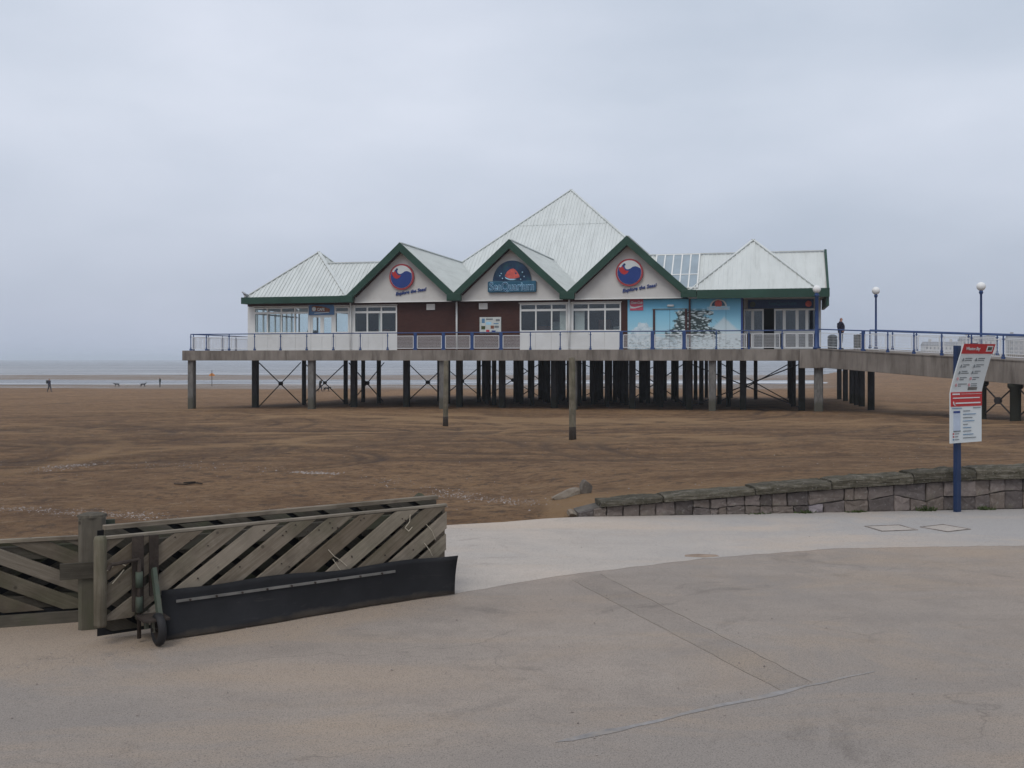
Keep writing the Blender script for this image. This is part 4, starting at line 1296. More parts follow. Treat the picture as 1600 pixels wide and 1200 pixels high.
# ------------------------------------------------------------------ signs on the building
def flat(mb_, pts, y, th=.012):
    mb_.prism([(x, y, z) for x, z in pts], (0, th, 0))
    return mb_
def arc(r, a0, a1, n=24, c=(0, 0)):
    return [(c[0] + r * math.cos(R(a0 + (a1 - a0) * k / n)), c[1] + r * math.sin(R(a0 + (a1 - a0) * k / n))) for k in range(n + 1)]
def round_sign(label, s_, z_, tilt):
    t_ = thing('round_sign', label, 'sign', tuple(pier(s_, TG - .16, z_)), -TH, 'round wave signs on the gables')
    m__ = MB(); flat(m__, arc(.76, 0, 360, 48)[:-1], 0, .15); m__.build('rim', M['dred'], t_)
    m__ = MB(); flat(m__, arc(.665, 0, 360, 48)[:-1], -.014); m__.build('white_field', M['sign_white'], t_)
    k = .665
    wave = [(.62, .20), (.45, .30), (.33, .33), (.20, .31), (.08, .22), (-.04, .17), (-.15, .17), (-.24, .26), (-.27, .38), (-.30, .46), (-.38, .42), (-.46, .28), (-.54, .30)]
    lower = arc(k - .012, 152, 377, 40)
    m__ = MB()
    pts = [(x, z) for x, z in wave] + lower
    # one concave outline filled with triangles
    bm_ = bmesh.new()
    for y in (-.028, -.016):
        vs = [bm_.verts.new((x, y, z)) for x, z in pts]
        bm_.faces.new(vs)
    bmesh.ops.triangulate(bm_, faces=bm_.faces)
    me = bpy.data.meshes.new('blue_wave'); bm_.to_mesh(me); bm_.free(); me.materials.append(M['lblue'])
    put('blue_wave', me, t_)
    redp = [(-.54, .31), (-.46, .27), (-.38, .36), (-.30, .22), (-.20, .10), (-.02, .08), (-.12, -.06), (-.28, -.12), (-.42, -.06), (-.52, .06), (-.58, .18)]
    m__ = MB(); bm_ = bmesh.new()
    bm_.faces.new([bm_.verts.new((x, -.040, z)) for x, z in redp]); bmesh.ops.triangulate(bm_, faces=bm_.faces)
    me = bpy.data.meshes.new('red_curl'); bm_.to_mesh(me); bm_.free(); me.materials.append(M['red'])
    put('red_curl', me, t_)
    m__ = MB(); flat(m__, arc(.065, 0, 360, 12, (-.27, .44))[:-1], -.034, .008); m__.build('dark_dot', M['navy'], t_)
    lt = text_mesh('Explore the Seas!', .27, M['lblue'], .02, .35, .006, 'CENTER', 1.0, R(tilt))
    put('lettering', lt, t_, (.52, .12, -.87))
round_sign('round red-rimmed sea wave sign on the gable nearest the cafe windows', 8.74, 4.30, 8)
round_sign('round red-rimmed sea wave sign on the gable above the mural', 22.1, 4.28, 9)

t = thing('aquarium_sign', 'blue domed fish sign reading SeaQuarium on the middle gable', 'sign', tuple(pier(15.40, TG - .18, 3.62)), -TH)
m_ = MB(); flat(m_, [(-1.42, -.27), (-1.36, -.33), (1.36, -.33), (1.42, -.27), (1.42, .25), (1.36, .31), (-1.36, .31), (-1.42, .25)], 0, .17); m_.build('name_board', M['teal'], t, bevel=.02)
m_ = MB(); flat(m_, [(-1.13, .20)] + [(x, z) for x, z in arc(1.0, 180, 0, 30, (0, .5))][0:0] + [(1.13 * math.cos(R(180 - 6 * k)), .28 + 1.20 * math.sin(R(180 - 6 * k))) for k in range(31)] + [(1.13, .20)], .03, .13); m_.build('dome', M['dome'], t)
fishp = [(-.40, .62), (-.28, .84), (-.10, .98), (.08, 1.02), (.20, .96), (.32, .82), (.44, .62), (.46, .52), (.30, .48), (.10, .44), (-.12, .45), (-.30, .52)]
m_ = MB(); flat(m_, fishp, .008, .022); m_.build('fish', M['fish'], t)
m_ = MB(); flat(m_, arc(.05, 0, 360, 10, (.24, .74))[:-1], -.002, .01); m_.build('fish_eye', M['navy'], t)
m_ = MB(); flat(m_, [(-.42, .56), (-.34, .44), (-.12, .36), (.10, .36), (.28, .42), (.08, .43), (-.14, .44), (-.30, .50)], .004, .02); m_.build('splash', M['sky_letter'], t)
for x, z in ((-.55, .47), (-.70, .62), (.52, .40), (-.62, .75), (.72, .55), (.62, .80)):
    m_ = MB(); flat(m_, arc(.035, 0, 360, 8, (x, z))[:-1], .012, .02); m_.build('bubble', M['sky_letter'], t)
put('letter_outline', text_mesh('SeaQuarium', .66, M['sky_letter'], .012, 0, .020, 'CENTER', .80), t, (0, -.012, -.02))
put('lettering', text_mesh('SeaQuarium', .66, M['navy'], .012, 0, -.006, 'CENTER', .80), t, (0, -.034, -.02))

t = thing('cafe_banner', 'small blue cafe banner hung over the white double doors', 'banner', tuple(pier(3.45, TW - .10, 2.45)), -TH)
m_ = MB(); flat(m_, [(-.83, -.31), (.83, -.30), (.83, .31), (-.83, .31)], 0, .02); m_.build('sheet', M['banner'], t)
m_ = MB(); flat(m_, [(-.62, -.08), (.55, -.14), (.55, .06), (.10, .20), (-.45, .26), (-.62, .20)], -.008, .008); m_.build('printed_shape', M['brownp'], t)
m_ = MB(); flat(m_, arc(.13, 0, 360, 12, (-.47, .06))[:-1], -.016, .008); m_.build('printed_cup', M['sign_white'], t)
put('lettering', text_mesh('CAFE', .23, M['sign_white'], .004, 0, .008, 'CENTER', .9), t, (-.02, -.016, .02))
m_ = MB(); flat(m_, [(-.45, -.22), (.50, -.17), (.50, -.13), (-.45, -.18)], -.016, .008); m_.build('printed_line', M['sign_white'], t)

t = thing('cola_sign', 'faded pink red Coca-Cola plate at the top corner of the mural', 'sign', tuple(pier(22.43, TW - .03, 2.52)), -TH)
m_ = MB(); flat(m_, [(-.37, -.32), (.37, -.32), (.37, .32), (-.37, .32)], 0, .027); m_.build('plate', M['pink'], t)
put('lettering', text_mesh('Coca-Cola', .19, M['sign_white'], .004, .4, .006, 'CENTER', .80), t, (-.01, -.006, .11))
sw = [(-.35, -.02), (-.28, -.10), (-.10, -.14), (.12, -.09), (.36, -.05), (.36, -.09), (.12, -.16), (-.10, -.21), (-.35, -.20)]
bm_ = bmesh.new(); bm_.faces.new([bm_.verts.new((x, -.005, z)) for x, z in sw]); bmesh.ops.triangulate(bm_, faces=bm_.faces)
me = bpy.data.meshes.new('swoosh'); bm_.to_mesh(me); bm_.free(); me.materials.append(M['sign_white']); put('swoosh', me, t)

t = thing('notice_board', 'pale notice board with small pictures on the maroon brick wall', 'notice board', tuple(pier(13.99, TW - .05, 1.45)), -TH)
m_ = MB(); m_.box((-.64, 0, -.46), (.64, .045, .46)); m_.build('board', M['poster'], t)
for x, z, w, h, k in ((-.42, .25, .09, .13, 'printb'), (.45, .28, .12, .06, 'print'), (-.1, .1, .16, .08, 'sky_letter'), (.12, -.12, .10, .09, 'brownp'), (.38, -.10, .13, .06, 'print'), (-.42, -.15, .12, .10, 'weed'), (.35, .08, .15, .03, 'printb'), (-.15, -.33, .10, .06, 'red'), (.2, -.36, .12, .05, 'lblue'), (-.05, .34, .2, .04, 'print')):
    m_ = MB(); flat(m_, [(x - w, z - h), (x + w, z - h), (x + w, z + h), (x - w, z + h)], -.006, .006); m_.build('printed_picture', M[k], t)

t = thing('mural_logo', 'small domed red and white aquarium logo on the mural by the entrance', 'sign', tuple(pier(26.90, TW - .02, 2.36)), -TH)
m_ = MB(); flat(m_, [(.46 * math.cos(R(180 - 9 * k)), .0 + .40 * math.sin(R(180 - 9 * k))) for k in range(21)], 0, .018); m_.build('dome_edge', M['sign_white'], t)
m_ = MB(); flat(m_, [(.36 * math.cos(R(180 - 9 * k)), .03 + .31 * math.sin(R(180 - 9 * k))) for k in range(21)], -.005, .005); m_.build('dome', M['teal'], t)
m_ = MB(); flat(m_, arc(.20, 0, 360, 14, (.0, .15))[:-1], -.009, .004); m_.build('fish', M['fish'], t)
m_ = MB(); flat(m_, [(-.62, -.20), (.62, -.20), (.62, .0), (-.62, .0)], -.012, .014); m_.build('name_board', M['sky_letter'], t)
put('lettering', text_mesh('SeaQuarium', .20, M['sign_white'], .003, 0, .004, 'CENTER', 1.05), t, (0, -.016, -.10))

t = thing('entrance_sign', 'long dark blue name board over the glazed entrance doors', 'sign', tuple(pier(30.2, TD - .10, 2.52)), -TH)
m_ = MB(); m_.box((-1.75, 0, -.22), (1.75, .10, .26)); m_.build('board', M['navy'], t)
put('lettering', text_mesh('SeaQuarium', .30, M['teal'], .004, 0, .004), t, (.1, -.006, .03))
m_ = MB(); flat(m_, arc(.17, 0, 360, 14, (1.48, .0))[:-1], -.008, .008); m_.build('fish_roundel', M['fish'], t)
m_ = MB(); flat(m_, arc(.16, 0, 360, 14, (-1.5, .0))[:-1], -.008, .008); m_.build('green_roundel', M['gpaint'], t)
# ------------------------------------------------------------------ timber gate on the slipway
GA = Vector((-2.97, 7.19)); GB = Vector((-.575, 8.88))
GANG = math.atan2(GB.y - GA.y, GB.x - GA.x); GL = (GB - GA).length
gate = thing('timber_gate', 'weathered timber slipway gate with diagonal boards, rubber skirt and castor wheel', 'gate', (GA.x, GA.y, GZ), GANG)
def diagonal_boards(parent, x0, x1, z0, z1, ang, width, gap, y, thick, mat, jit=.006, name='board'):
    """boards leaning at ang, each cut to the rectangle x0..x1, z0..z1"""
    ca, sa = math.cos(ang), math.sin(ang)
    nx, nz = -sa, ca
    ds = [x * nx + z * nz for x in (x0, x1) for z in (z0, z1)]
    k = min(ds) + _r.uniform(0, .04)
    while k < max(ds):
        w = width * _r.uniform(.92, 1.08)
        poly = [(x0, z0), (x1, z0), (x1, z1), (x0, z1)]
        poly = clip(poly, -nx, -nz, -k)
        poly = clip(poly, nx, nz, k + w) if len(poly) > 2 else []
        if len(poly) > 2:
            cx = sum(p[0] for p in poly) / len(poly); cz = sum(p[1] for p in poly) / len(poly)
            dy = _r.uniform(-jit, jit)
            # local frame along the board, so the grain follows it
            loc = []
            for px_, pz_ in poly:
                a, b = px_ - cx, pz_ - cz
                loc.append((a * ca + b * sa, 0, -a * sa + b * ca))
            m__ = MB(); m__.prism(loc, (0, thick, 0))
            o_ = m__.build(name, mat, parent, loc=(cx, y + dy, cz), bevel=.003)
            o_.rotation_euler = (0, -ang + _r.uniform(-.008, .008), 0)
        k += w + gap * _r.uniform(.6, 1.4)
diagonal_boards(gate, .30, GL, .10, .755, R(34), .126, .050, 0.0, .024, M['wood'])
diagonal_boards(gate, .085, .285, .17, .755, R(34), .126, .050, .012, .024, M['wood'])
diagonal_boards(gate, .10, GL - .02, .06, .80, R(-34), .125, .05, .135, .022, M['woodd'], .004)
m_ = MB(); m_.box((.06, .172, .03), (GL - .03, .180, .80)); m_.build('dark_gap_sheet', M['rubber'], gate)  # dark sheet added behind the boards to blacken their gaps
def gbox(name, a, b, mat, bev=.004):
    m__ = MB(); m__.box(a, b); return m__.build(name, mat, gate, bevel=bev)
gbox('top_rail', (.07, -.006, .758), (GL + .005, .034, .780), M['woodp'])
gbox('top_rail', (.10, .138, .802), (GL, .196, .836), M['wood'])
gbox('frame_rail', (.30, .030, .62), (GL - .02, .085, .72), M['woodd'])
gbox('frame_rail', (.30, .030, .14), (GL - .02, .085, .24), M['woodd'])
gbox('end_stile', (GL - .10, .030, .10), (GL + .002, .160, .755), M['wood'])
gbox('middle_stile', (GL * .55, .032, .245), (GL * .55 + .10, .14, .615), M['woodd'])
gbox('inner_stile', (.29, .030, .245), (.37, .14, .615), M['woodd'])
m_ = MB(); m_.lathe([(.040, 0), (.045, .02), (.045, .62), (.038, .645)], 12, (.04, .0, .14)); m_.build('round_stile', M['postw'], gate, smooth=True)
# rubber skirt: curls out towards the viewer at the foot and flares past the free end
rb = MB(); nxs, nzs = 30, 8
for i in range(nxs + 1):
    u = i / nxs
    for j in range(nzs + 1):
        w = j / nzs
        flare = .10 * max(0, (u - .80) / .2) ** 2
        x = .46 + (GL + .035 - .46) * u + .012 * math.sin(9 * u) * (1 - w) - .03 * (1 - w) * max(0, (u - .9) / .1)
        y = -.030 - .10 * (1 - w) ** 2 * (.7 + .3 * math.sin(5 * u + 1)) - flare * (.2 + .8 * w) + .004 * math.sin(31 * u)
        z = .006 + .335 * w + .010 * math.sin(7 * u) * w + .008 * math.sin(16 * u + 2) * w
        rb.v.append((x, y, z))
for i in range(nxs):
    for j in range(nzs):
        k = i * (nzs + 1) + j
        rb.f.append((k, k + nzs + 1, k + nzs + 2, k + 1)); rb.m.append(0)
o = rb.build('rubber_skirt', M['skirt'], gate, smooth=True)
sm = o.modifiers.new('thickness', 'SOLIDIFY'); sm.thickness = .010
m_ = MB(); m_.bar((.56, -.060, .262), (GL * .815, -.060, .262), .008, .020); st_ = m_.build('clamp_strip', M['steel'], o)
for k in range(9):
    x = .66 + k * .20
    m_ = MB(); m_.tube((x, -.078, .262), (x, -.060, .262), .008, 6); m_.build('bolt', M['rust'], o)
for _ in range(46):                            # rusty nail heads on the boards
    x, z = _r.uniform(.4, GL - .1), _r.choice((.70, .66, .20, .42)) + _r.uniform(-.03, .03)
    m_ = MB(); m_.tube((0, -.012, 0), (0, .002, 0), .006, 5); m_.build('nail', M['rust'], gate, loc=(x, 0, z))
# drop bolt, straps, strut and castor
m_ = MB(); m_.box((.255, -.030, .22), (.335, -.012, .765)); m_.build('upright_strap', M['rust'], gate)
m_ = MB(); m_.box((.375, -.034, .32), (.44, -.014, .76)); m_.build('upright_strap', M['rust'], gate)
m_ = MB(); m_.tube((.295, -.055, .03), (.295, -.055, .60), .015, 8); m_.build('drop_bolt', M['rust'], gate, smooth=True)
for z in (.40, .22):
    m_ = MB(); m_.tube((.295, -.055, z), (.295, -.055, z + .11), .026, 10); m_.build('bolt_sleeve', M['gpaint'], gate, smooth=True)
m_ = MB(); m_.tube((.295, -.055, .60), (.10, -.06, .585), .014, 8); m_.tube((.10, -.06, .585), (.08, -.06, .55), .014, 8); m_.build('bolt_handle', M['rust'], gate)
CX = -.075                                     # the castor hangs just beyond the drop bolt
m_ = MB()
m_.bar((.40, -.045, .52), (.475 + CX, -.20, .20), .060, .030, (1, 0, 0)); m_.build('strut', M['gpaint'], gate)
m_ = MB(); m_.box((.345 + CX, -.27, .185), (.53 + CX, -.05, .200)); m_.build('castor_plate', M['rust'], gate)
m_ = MB(); m_.bar((.425 + CX, -.205, .185), (.425 + CX, -.225, .10), .008, .05, (0, 1, 0)); m_.bar((.493 + CX, -.205, .185), (.493 + CX, -.225, .10), .008, .05, (0, 1, 0)); m_.bar((.41 + CX, -.08, .185), (.41 + CX, -.10, .10), .02, .06, (0, 1, 0)); m_.build('castor_fork', M['gpaint'], gate)
def wheel_profile(mb__, cx, cy, cz, prof, n=26, mi=0):
    """ring turned about the x axis"""
    o0 = len(mb__.v)
    for k in range(n):
        a = 2 * math.pi * k / n
        for x, r in prof:
            mb__.v.append((cx + x, cy + r * math.cos(a), cz + r * math.sin(a)))
    p_ = len(prof)
    for k in range(n):
        for j in range(p_):
            mb__.f.append((o0 + k * p_ + j, o0 + k * p_ + (j + 1) % p_, o0 + ((k + 1) % n) * p_ + (j + 1) % p_, o0 + ((k + 1) % n) * p_ + j)); mb__.m.append(mi)
wh = MB(); wheel_profile(wh, .459 + CX, -.225, .119, [(-.025, .076), (-.030, .096), (-.020, .112), (0, .117), (.020, .112), (.030, .096), (.025, .076)])
wo = wh.build('wheel', M['rubber'], gate, smooth=True)
wr = MB(); wheel_profile(wr, .459 + CX, -.225, .119, [(-.016, .076), (.016, .076), (.010, .020), (-.010, .020)]); wr.build('rim', M['rust'], wo)
wx = MB(); wx.tube((.415 + CX, -.225, .119), (.503 + CX, -.225, .119), .014, 8); wx.build('axle', M['rust'], wo)
def twine(x, z, pts_):
    m__ = MB()
    q = [Vector((x + a, -.012 - .01 * (k % 2), z + b)) for k, (a, b) in enumerate(pts_)]
    for a, b in zip(q[:-1], q[1:]):
        m__.tube(a, b, .0035, 5)
    m__.build('twine', M['rope'], gate)
twine(1.80, .50, [(0, 0), (.05, -.06), (.11, -.10), (.16, -.15)]); twine(1.84, .42, [(0, 0), (.05, -.08), (.10, -.13)])
twine(2.52, .66, [(.04, .06), (.03, .0), (-.01, -.05), (.02, -.08), (.06, -.05)]); twine(2.72, .62, [(0, 0), (.05, -.06), (.09, -.14)]); twine(2.70, .46, [(0, 0), (.05, -.07), (.08, -.12)])
twine(.07, .53, [(0, 0), (.06, .04), (.10, .05), (.14, .03)]); twine(.12, .44, [(0, 0), (.05, .06), (.08, .09)])

# gate post and the fence panel beside it
gp = thing('gate_post', 'thick square timber post between the gate and the fence panel', 'post', (-3.215, 7.745, GZ), R(20))
m_ = MB(); m_.prism([(-.095, -.07, -.1), (-.07, -.095, -.1), (.07, -.095, -.1), (.095, -.07, -.1), (.095, .07, -.1), (.07, .095, -.1), (-.07, .095, -.1), (-.095, .07, -.1)], (0, 0, .945))
m_.build('shaft', M['woodv'], gp)
m_ = MB(); m_.lathe([(.11, .845), (.105, .862), (.06, .874)], 8); m_.build('worn_top', M['woodv'], gp)
m_ = MB(); m_.box((.02, .10, .70), (.16, .12, .80)); m_.build('green_bracket', M['gpaint'], gp)
m_ = MB(); m_.box((-.22, -.118, .395), (.10, -.097, .515)); m_.build('strap', M['woodd'], gp)
FA, FB = Vector((-6.6, 6.85)), Vector((-3.26, 7.95))
fang = math.atan2(FB.y - FA.y, FB.x - FA.x); FL = (FB - FA).length
fp = thing('fence_panel', 'timber fence panel with boards slanting down to the thick post, cut by the picture edge', 'fence', (FA.x, FA.y, GZ), fang)
diagonal_boards(fp, 0, FL, .10, .640, R(-25), .118, .050, 0, .024, M['woodf'])
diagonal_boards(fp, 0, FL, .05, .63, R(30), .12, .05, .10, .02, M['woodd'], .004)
m_ = MB(); m_.box((0, .135, .03), (FL, .143, .63)); m_.build('dark_gap_sheet', M['rubber'], fp)  # same added dark sheet, keeps the fence gaps black
m_ = MB(); m_.box((0, -.012, .642), (FL, .04, .668)); m_.build('top_rail', M['wood'], fp)
m_ = MB(); m_.box((0, .03, .50), (FL, .09, .60)); m_.build('frame_rail', M['woodd'], fp)
m_ = MB(); m_.box((0, .03, .12), (FL, .09, .22)); m_.build('frame_rail', M['woodd'], fp)
m_ = MB(); m_.box((0, .035, .005), (FL, .075, .115)); m_.build('kick_board', M['rubber'], fp)
m_ = MB(); m_.box((FL - .95, -.03, -.02), (FL - .12, .02, .085)); m_.build('loose_sleeper', M['woodd'], fp)
# stump with a pointed top behind the free end of the gate
sp = thing('timber_stump', 'dark timber stump with a pointed top behind the free end of the gate', 'post', (-.86, 9.45, GZ), R(30))
m_ = MB(); m_.box((-.10, -.10, -.1), (.10, .10, .68)); m_.build('shaft', M['woodd'], sp)
m_ = MB(); m_.add([(-.115, -.115, .68), (.115, -.115, .68), (.115, .115, .68), (-.115, .115, .68), (-.01, .02, .80), (.03, .02, .79)], [(0, 1, 5, 4), (1, 2, 5), (2, 3, 4, 5), (3, 0, 4), (3, 2, 1, 0)]); m_.build('pointed_cap', M['woodd'], sp)

# ------------------------------------------------------------------ stone wall
sw_ = thing('stone_wall', 'low grey rubble stone wall with rounded cap stones rising along the slipway', 'wall', (WALL_A.x, WALL_A.y, GZ), math.atan2(WDIR.y, WDIR.x))
WLEN = 12.6
m_ = MB()
Ls = [0, .3, 1.5, 2.9, 4, 5.1, 6.3, WLEN]
top = [(L, .07, wall_h(L) - .01) for L in Ls]
m_.prism([(0, .07, -.05)] + [(L, .07, z) for L, _, z in top] + [(WLEN, .07, -.05)], (0, .38, 0)); m_.build('wall_core', M['mortar'], sw_)
def rough_block(quad, y0, y1, mat, name, r_, amp=.009, sub=1):
    """quad: four (x, z) corners; a worn block with a bulging uneven face"""
    cx = sum(p[0] for p in quad) / 4; cz = sum(p[1] for p in quad) / 4
    nseg = 3
    m__ = MB(); rows_ = []
    for lay, (yy, sh, am) in enumerate(((y1, .99, .0), (y0 + .016, 1.0, .3), (y0, .93, 1.0))):
        ring = []
        for e in range(4):
            (xa, za), (xb, zb) = quad[e], quad[(e + 1) % 4]
            for k in range(nseg):
                u = k / nseg
                x, z = xa + (xb - xa) * u, za + (zb - za) * u
                ring.append((( x - cx) * sh + r_.uniform(-amp, amp) * (lay > 0) * .8, yy - cz * 0 + r_.uniform(-amp, amp) * am, (z - cz) * sh + r_.uniform(-amp, amp) * (lay > 0) * .8))
        rows_.append(ring)
    nring = 4 * nseg
    vs = [p for ring in rows_ for p in ring] + [(r_.uniform(-.01, .01), y0 - r_.uniform(-.004, .004), r_.uniform(-.01, .01))]
    fs = []
    for l in range(2):
        for k in range(nring):
            fs.append((l * nring + k, l * nring + (k + 1) % nring, (l + 1) * nring + (k + 1) % nring, (l + 1) * nring + k))
    for k in range(nring):
        fs.append((2 * nring + k, 2 * nring + (k + 1) % nring, 3 * nring))
    m__.add(vs, fs)
    return m__.build(name, mat, sw_, loc=(cx, 0, cz))
_w = random.Random(3)
L = .0; idx = 0
prev_mid = .5
gap = .005
while L < WLEN - .2:
    pale = 3.0 < L < 3.42
    h0 = wall_h(L)
    w = _w.uniform(.17, .27) if L < 2.0 else _w.uniform(.24, .52)
    h1 = wall_h(L + w)
    if h0 < .20:
        rough_block([(L + gap, .0), (L + w - gap, .0), (L + w - gap, h1 - .012), (L + gap, h0 - .012)], _w.uniform(-.01, .02), .10, M['stone'], 'stone', _w)
    else:
        n0, n1 = prev_mid, _w.uniform(.32, .62)
        prev_mid = n1
        z0a, z1a = h0 * n0, h1 * n1
        if _w.random() < .35:
            sp_ = w * _w.uniform(.4, .6); zm = z0a + (z1a - z0a) * sp_ / w
            rough_block([(L + gap, .0), (L + sp_ - gap, .0), (L + sp_ - gap, zm - gap), (L + gap, z0a - gap)], _w.uniform(-.012, .02), .10, M['quartz'] if pale else M['stone'], 'stone', _w)
            rough_block([(L + sp_ + gap, .0), (L + w - gap, .0), (L + w - gap, z1a - gap), (L + sp_ + gap, zm - gap)], _w.uniform(-.012, .02), .10, M['stone'], 'stone', _w)
        else:
            rough_block([(L + gap, .0), (L + w - gap, .0), (L + w - gap, z1a - gap), (L + gap, z0a - gap)], _w.uniform(-.012, .02), .10, M['quartz'] if pale else M['stone'], 'stone', _w)
        if _w.random() < .35:
            sp_ = w * _w.uniform(.35, .65); zm = z0a + (z1a - z0a) * sp_ / w; hm = h0 + (h1 - h0) * sp_ / w
            rough_block([(L + gap, z0a + gap), (L + sp_ - gap, zm + gap), (L + sp_ - gap, hm - .012), (L + gap, h0 - .012)], _w.uniform(-.012, .02), .10, M['stone'], 'stone', _w)
            rough_block([(L + sp_ + gap, zm + gap), (L + w - gap, z1a + gap), (L + w - gap, h1 - .012), (L + sp_ + gap, hm - .012)], _w.uniform(-.012, .02), .10, M['stone'], 'stone', _w)
        else:
            rough_block([(L + gap, z0a + gap), (L + w - gap, z1a + gap), (L + w - gap, h1 - .012), (L + gap, h0 - .012)], _w.uniform(-.012, .02), .10, M['stone'], 'stone', _w)
    L += w
L = .28
while L < WLEN:
    w = _w.uniform(.75, 1.25)
    th0 = .060 + .100 * min(1, L / 5.5)
    m_ = MB(); nx_, na = 22, 13
    cxm = L + w / 2
    for i in range(nx_ + 1):
        x = L + .008 + (w - .016) * i / nx_
        e = 1 - .05 * (abs(2 * i / nx_ - 1) ** 10)
        zb = wall_h(x)
        for k in range(na):
            a = math.pi * k / (na - 1)
            yy = .19 - .225 * math.copysign(abs(math.cos(a)) ** .30, math.cos(a)) * e
            zz = th0 * (math.sin(a) ** .30 if 0 < k < na - 1 else 0) * e
            nz_ = _w.uniform(-.005, .005) + .014 * float(vnoise(x, a * .3 + L, .17, 61))
            m_.v.append((x - cxm, yy + nz_, zb + zz + nz_ * (0 < k < na - 1)))
    for i in range(nx_):
        for k in range(na - 1):
            q = i * na + k
            m_.f.append((q, q + 1, q + na + 1, q + na)); m_.m.append(0)
        q = i * na
        m_.f.append((q, q + na, q + 2 * na - 1, q + na - 1)); m_.m.append(0)
    m_.f.append(tuple(range(na))); m_.m.append(0)
    m_.f.append(tuple(range(nx_ * na, nx_ * na + na))); m_.m.append(0)
    m_.build('cap_stone', M['cap'], sw_, loc=(cxm, 0, 0))
    L += w

# weeds at the foot of the wall
wm_ = MB()
for L0, k, hgt in ((3.05, 40, .06), (3.75, 60, .04), (4.75, 80, .08), (5.6, 60, .06), (6.5, 40, .04), (7.6, 90, .09), (8.4, 40, .06), (2.4, 30, .03)):
    for _ in range(k):
        x = L0 + _w.gauss(0, .06); a = _w.uniform(0, 6.28); h = hgt * _w.uniform(.3, 1)
        p = WALL_A + WDIR * x + WNRM * (.02 + _w.random() * .05)
        tip = Vector((p.x + .05 * math.cos(a), p.y + .05 * math.sin(a), GZ + h))
        b0 = Vector((p.x, p.y, GZ)); sd = Vector((math.cos(a + 1.6), math.sin(a + 1.6), 0)) * .010
        wm_.add([b0 - sd, b0 + sd, tip + sd * .6 + Vector((0, 0, -.02)), tip], [(0, 1, 2, 3)])
tag(wm_.build('weeds', M['weed']), 'small green weeds growing along the foot of the stone wall', 'weeds', kind='stuff')

# loose lumps by the end of the wall
def lump(name, label, loc, size, rot, seed, mat):
    bm_ = bmesh.new(); bmesh.ops.create_icosphere(bm_, subdivisions=3, radius=1)
    rr = random.Random(seed)
    planes = [(Vector((rr.gauss(0, 1), rr.gauss(0, 1), rr.gauss(0, 1))).normalized(), rr.uniform(.55, .85)) for _ in range(11)]
    for v in bm_.verts:
        for nrm_, d_ in planes:
            e = v.co.dot(nrm_) - d_
            if e > 0:
                v.co -= nrm_ * e
        v.co *= 1 + rr.uniform(-.03, .03)
        v.co = Vector((v.co.x * size[0], v.co.y * size[1], v.co.z * size[2]))
    me = bpy.data.meshes.new(name); bm_.to_mesh(me); bm_.free(); me.materials.append(mat)
    o_ = put(name, me, None, loc); o_.rotation_euler = rot
    return tag(o_, label, 'rock')
zs = lambda x, y: float(beach_z(x, y, False))
lump('broken_slab', 'long pale broken concrete slab half sunk in sand beside the wall end', (.80, 14.55, zs(.8, 14.55) + .02), (.30, .15, .11), (R(8), R(-6), R(20)), 4, M['rock'])
lump('broken_block', 'pale angular concrete block tipped up against the broken slab', (1.05, 14.62, zs(1.05, 14.62) + .08), (.13, .12, .13), (R(20), R(-28), R(10)), 9, M['rock'])
lump('beach_stone', 'small pale stone at the very end of the stone wall', (.78, 13.22, GZ + .03), (.10, .08, .06), (0, R(10), R(40)), 12, M['rock'])

# ------------------------------------------------------------------ beach safety sign
SB = Vector((5.965, 13.55, GZ))
bs = thing('beach_safety_sign', 'curved red and white beach safety sign on a blue pole in front of the wall', 'sign', tuple(SB), R(32.5))
m_ = MB(); m_.box((-.047, -.03, -.02), (.047, .03, 2.23)); m_.build('pole', M['pole_blue'], bs, bevel=.008)
def prof_y(h):                                 # forward lean of the panel above the bend
    return -.075 if h < 1.60 else -.075 - .20 * ((h - 1.60) / .66) ** 1.15
PX0, PX1 = -.262, .428
def strip(mb__, h0, h1, x0, x1, off, th=.006, n=10):
    vs = []
    for k in range(n + 1):
        h = h0 + (h1 - h0) * k / n
        for yy in (prof_y(h) - off, prof_y(h) - off + th):
            for x in (x0, x1):
                vs.append((x, yy, h))
    fs = []
    for k in range(n):
        b = 4 * k
        fs += [(b, b + 1, b + 5, b + 4), (b + 2, b + 6, b + 7, b + 3), (b, b + 4, b + 6, b + 2), (b + 1, b + 3, b + 7, b + 5)]
    fs += [(0, 2, 3, 1), (4 * n, 4 * n + 1, 4 * n + 3, 4 * n + 2)]
    mb__.add(vs, fs)
def pstrip(name, h0, h1, x0, x1, mat, off=.008, n=10):
    m__ = MB(); strip(m__, h0, h1, x0, x1, off, .005, n); return m__.build(name, mat, bs)
m_ = MB(); strip(m_, .935, 2.245, PX0, PX1, .004, .016, 26); m_.build('panel', M['sign_white'], bs)
m_ = MB(); strip(m_, .95, 2.26, -.06, .06, -.014, .03, 26); m_.build('back_rib', M['pole_blue'], bs)
hd = pstrip('header_band', 2.12, 2.25, PX0, PX1, M['red'], .010)
mdb = pstrip('warning_band', 1.42, 1.61, PX0, PX1, M['red'], .010)
def on_panel(me, h, x, parent):
    sl_ = math.atan2(prof_y(h + .03) - prof_y(h - .03), .06)
    o_ = put('lettering', me, parent, (x, prof_y(h) - .017, h)); o_.rotation_euler = (sl_, 0, 0)
    o_.rotation_euler = (-sl_, 0, 0) if sl_ > 0 else (-sl_, 0, 0)
    return o_
on_panel(text_mesh('Weston Bay', .062, M['sign_white'], .001, 0, .001, 'LEFT'), 2.185, PX0 + .06, hd)
pstrip('badge', 2.15, 2.225, PX1 - .17, PX1 - .04, M['sign_white'], .014, 4)
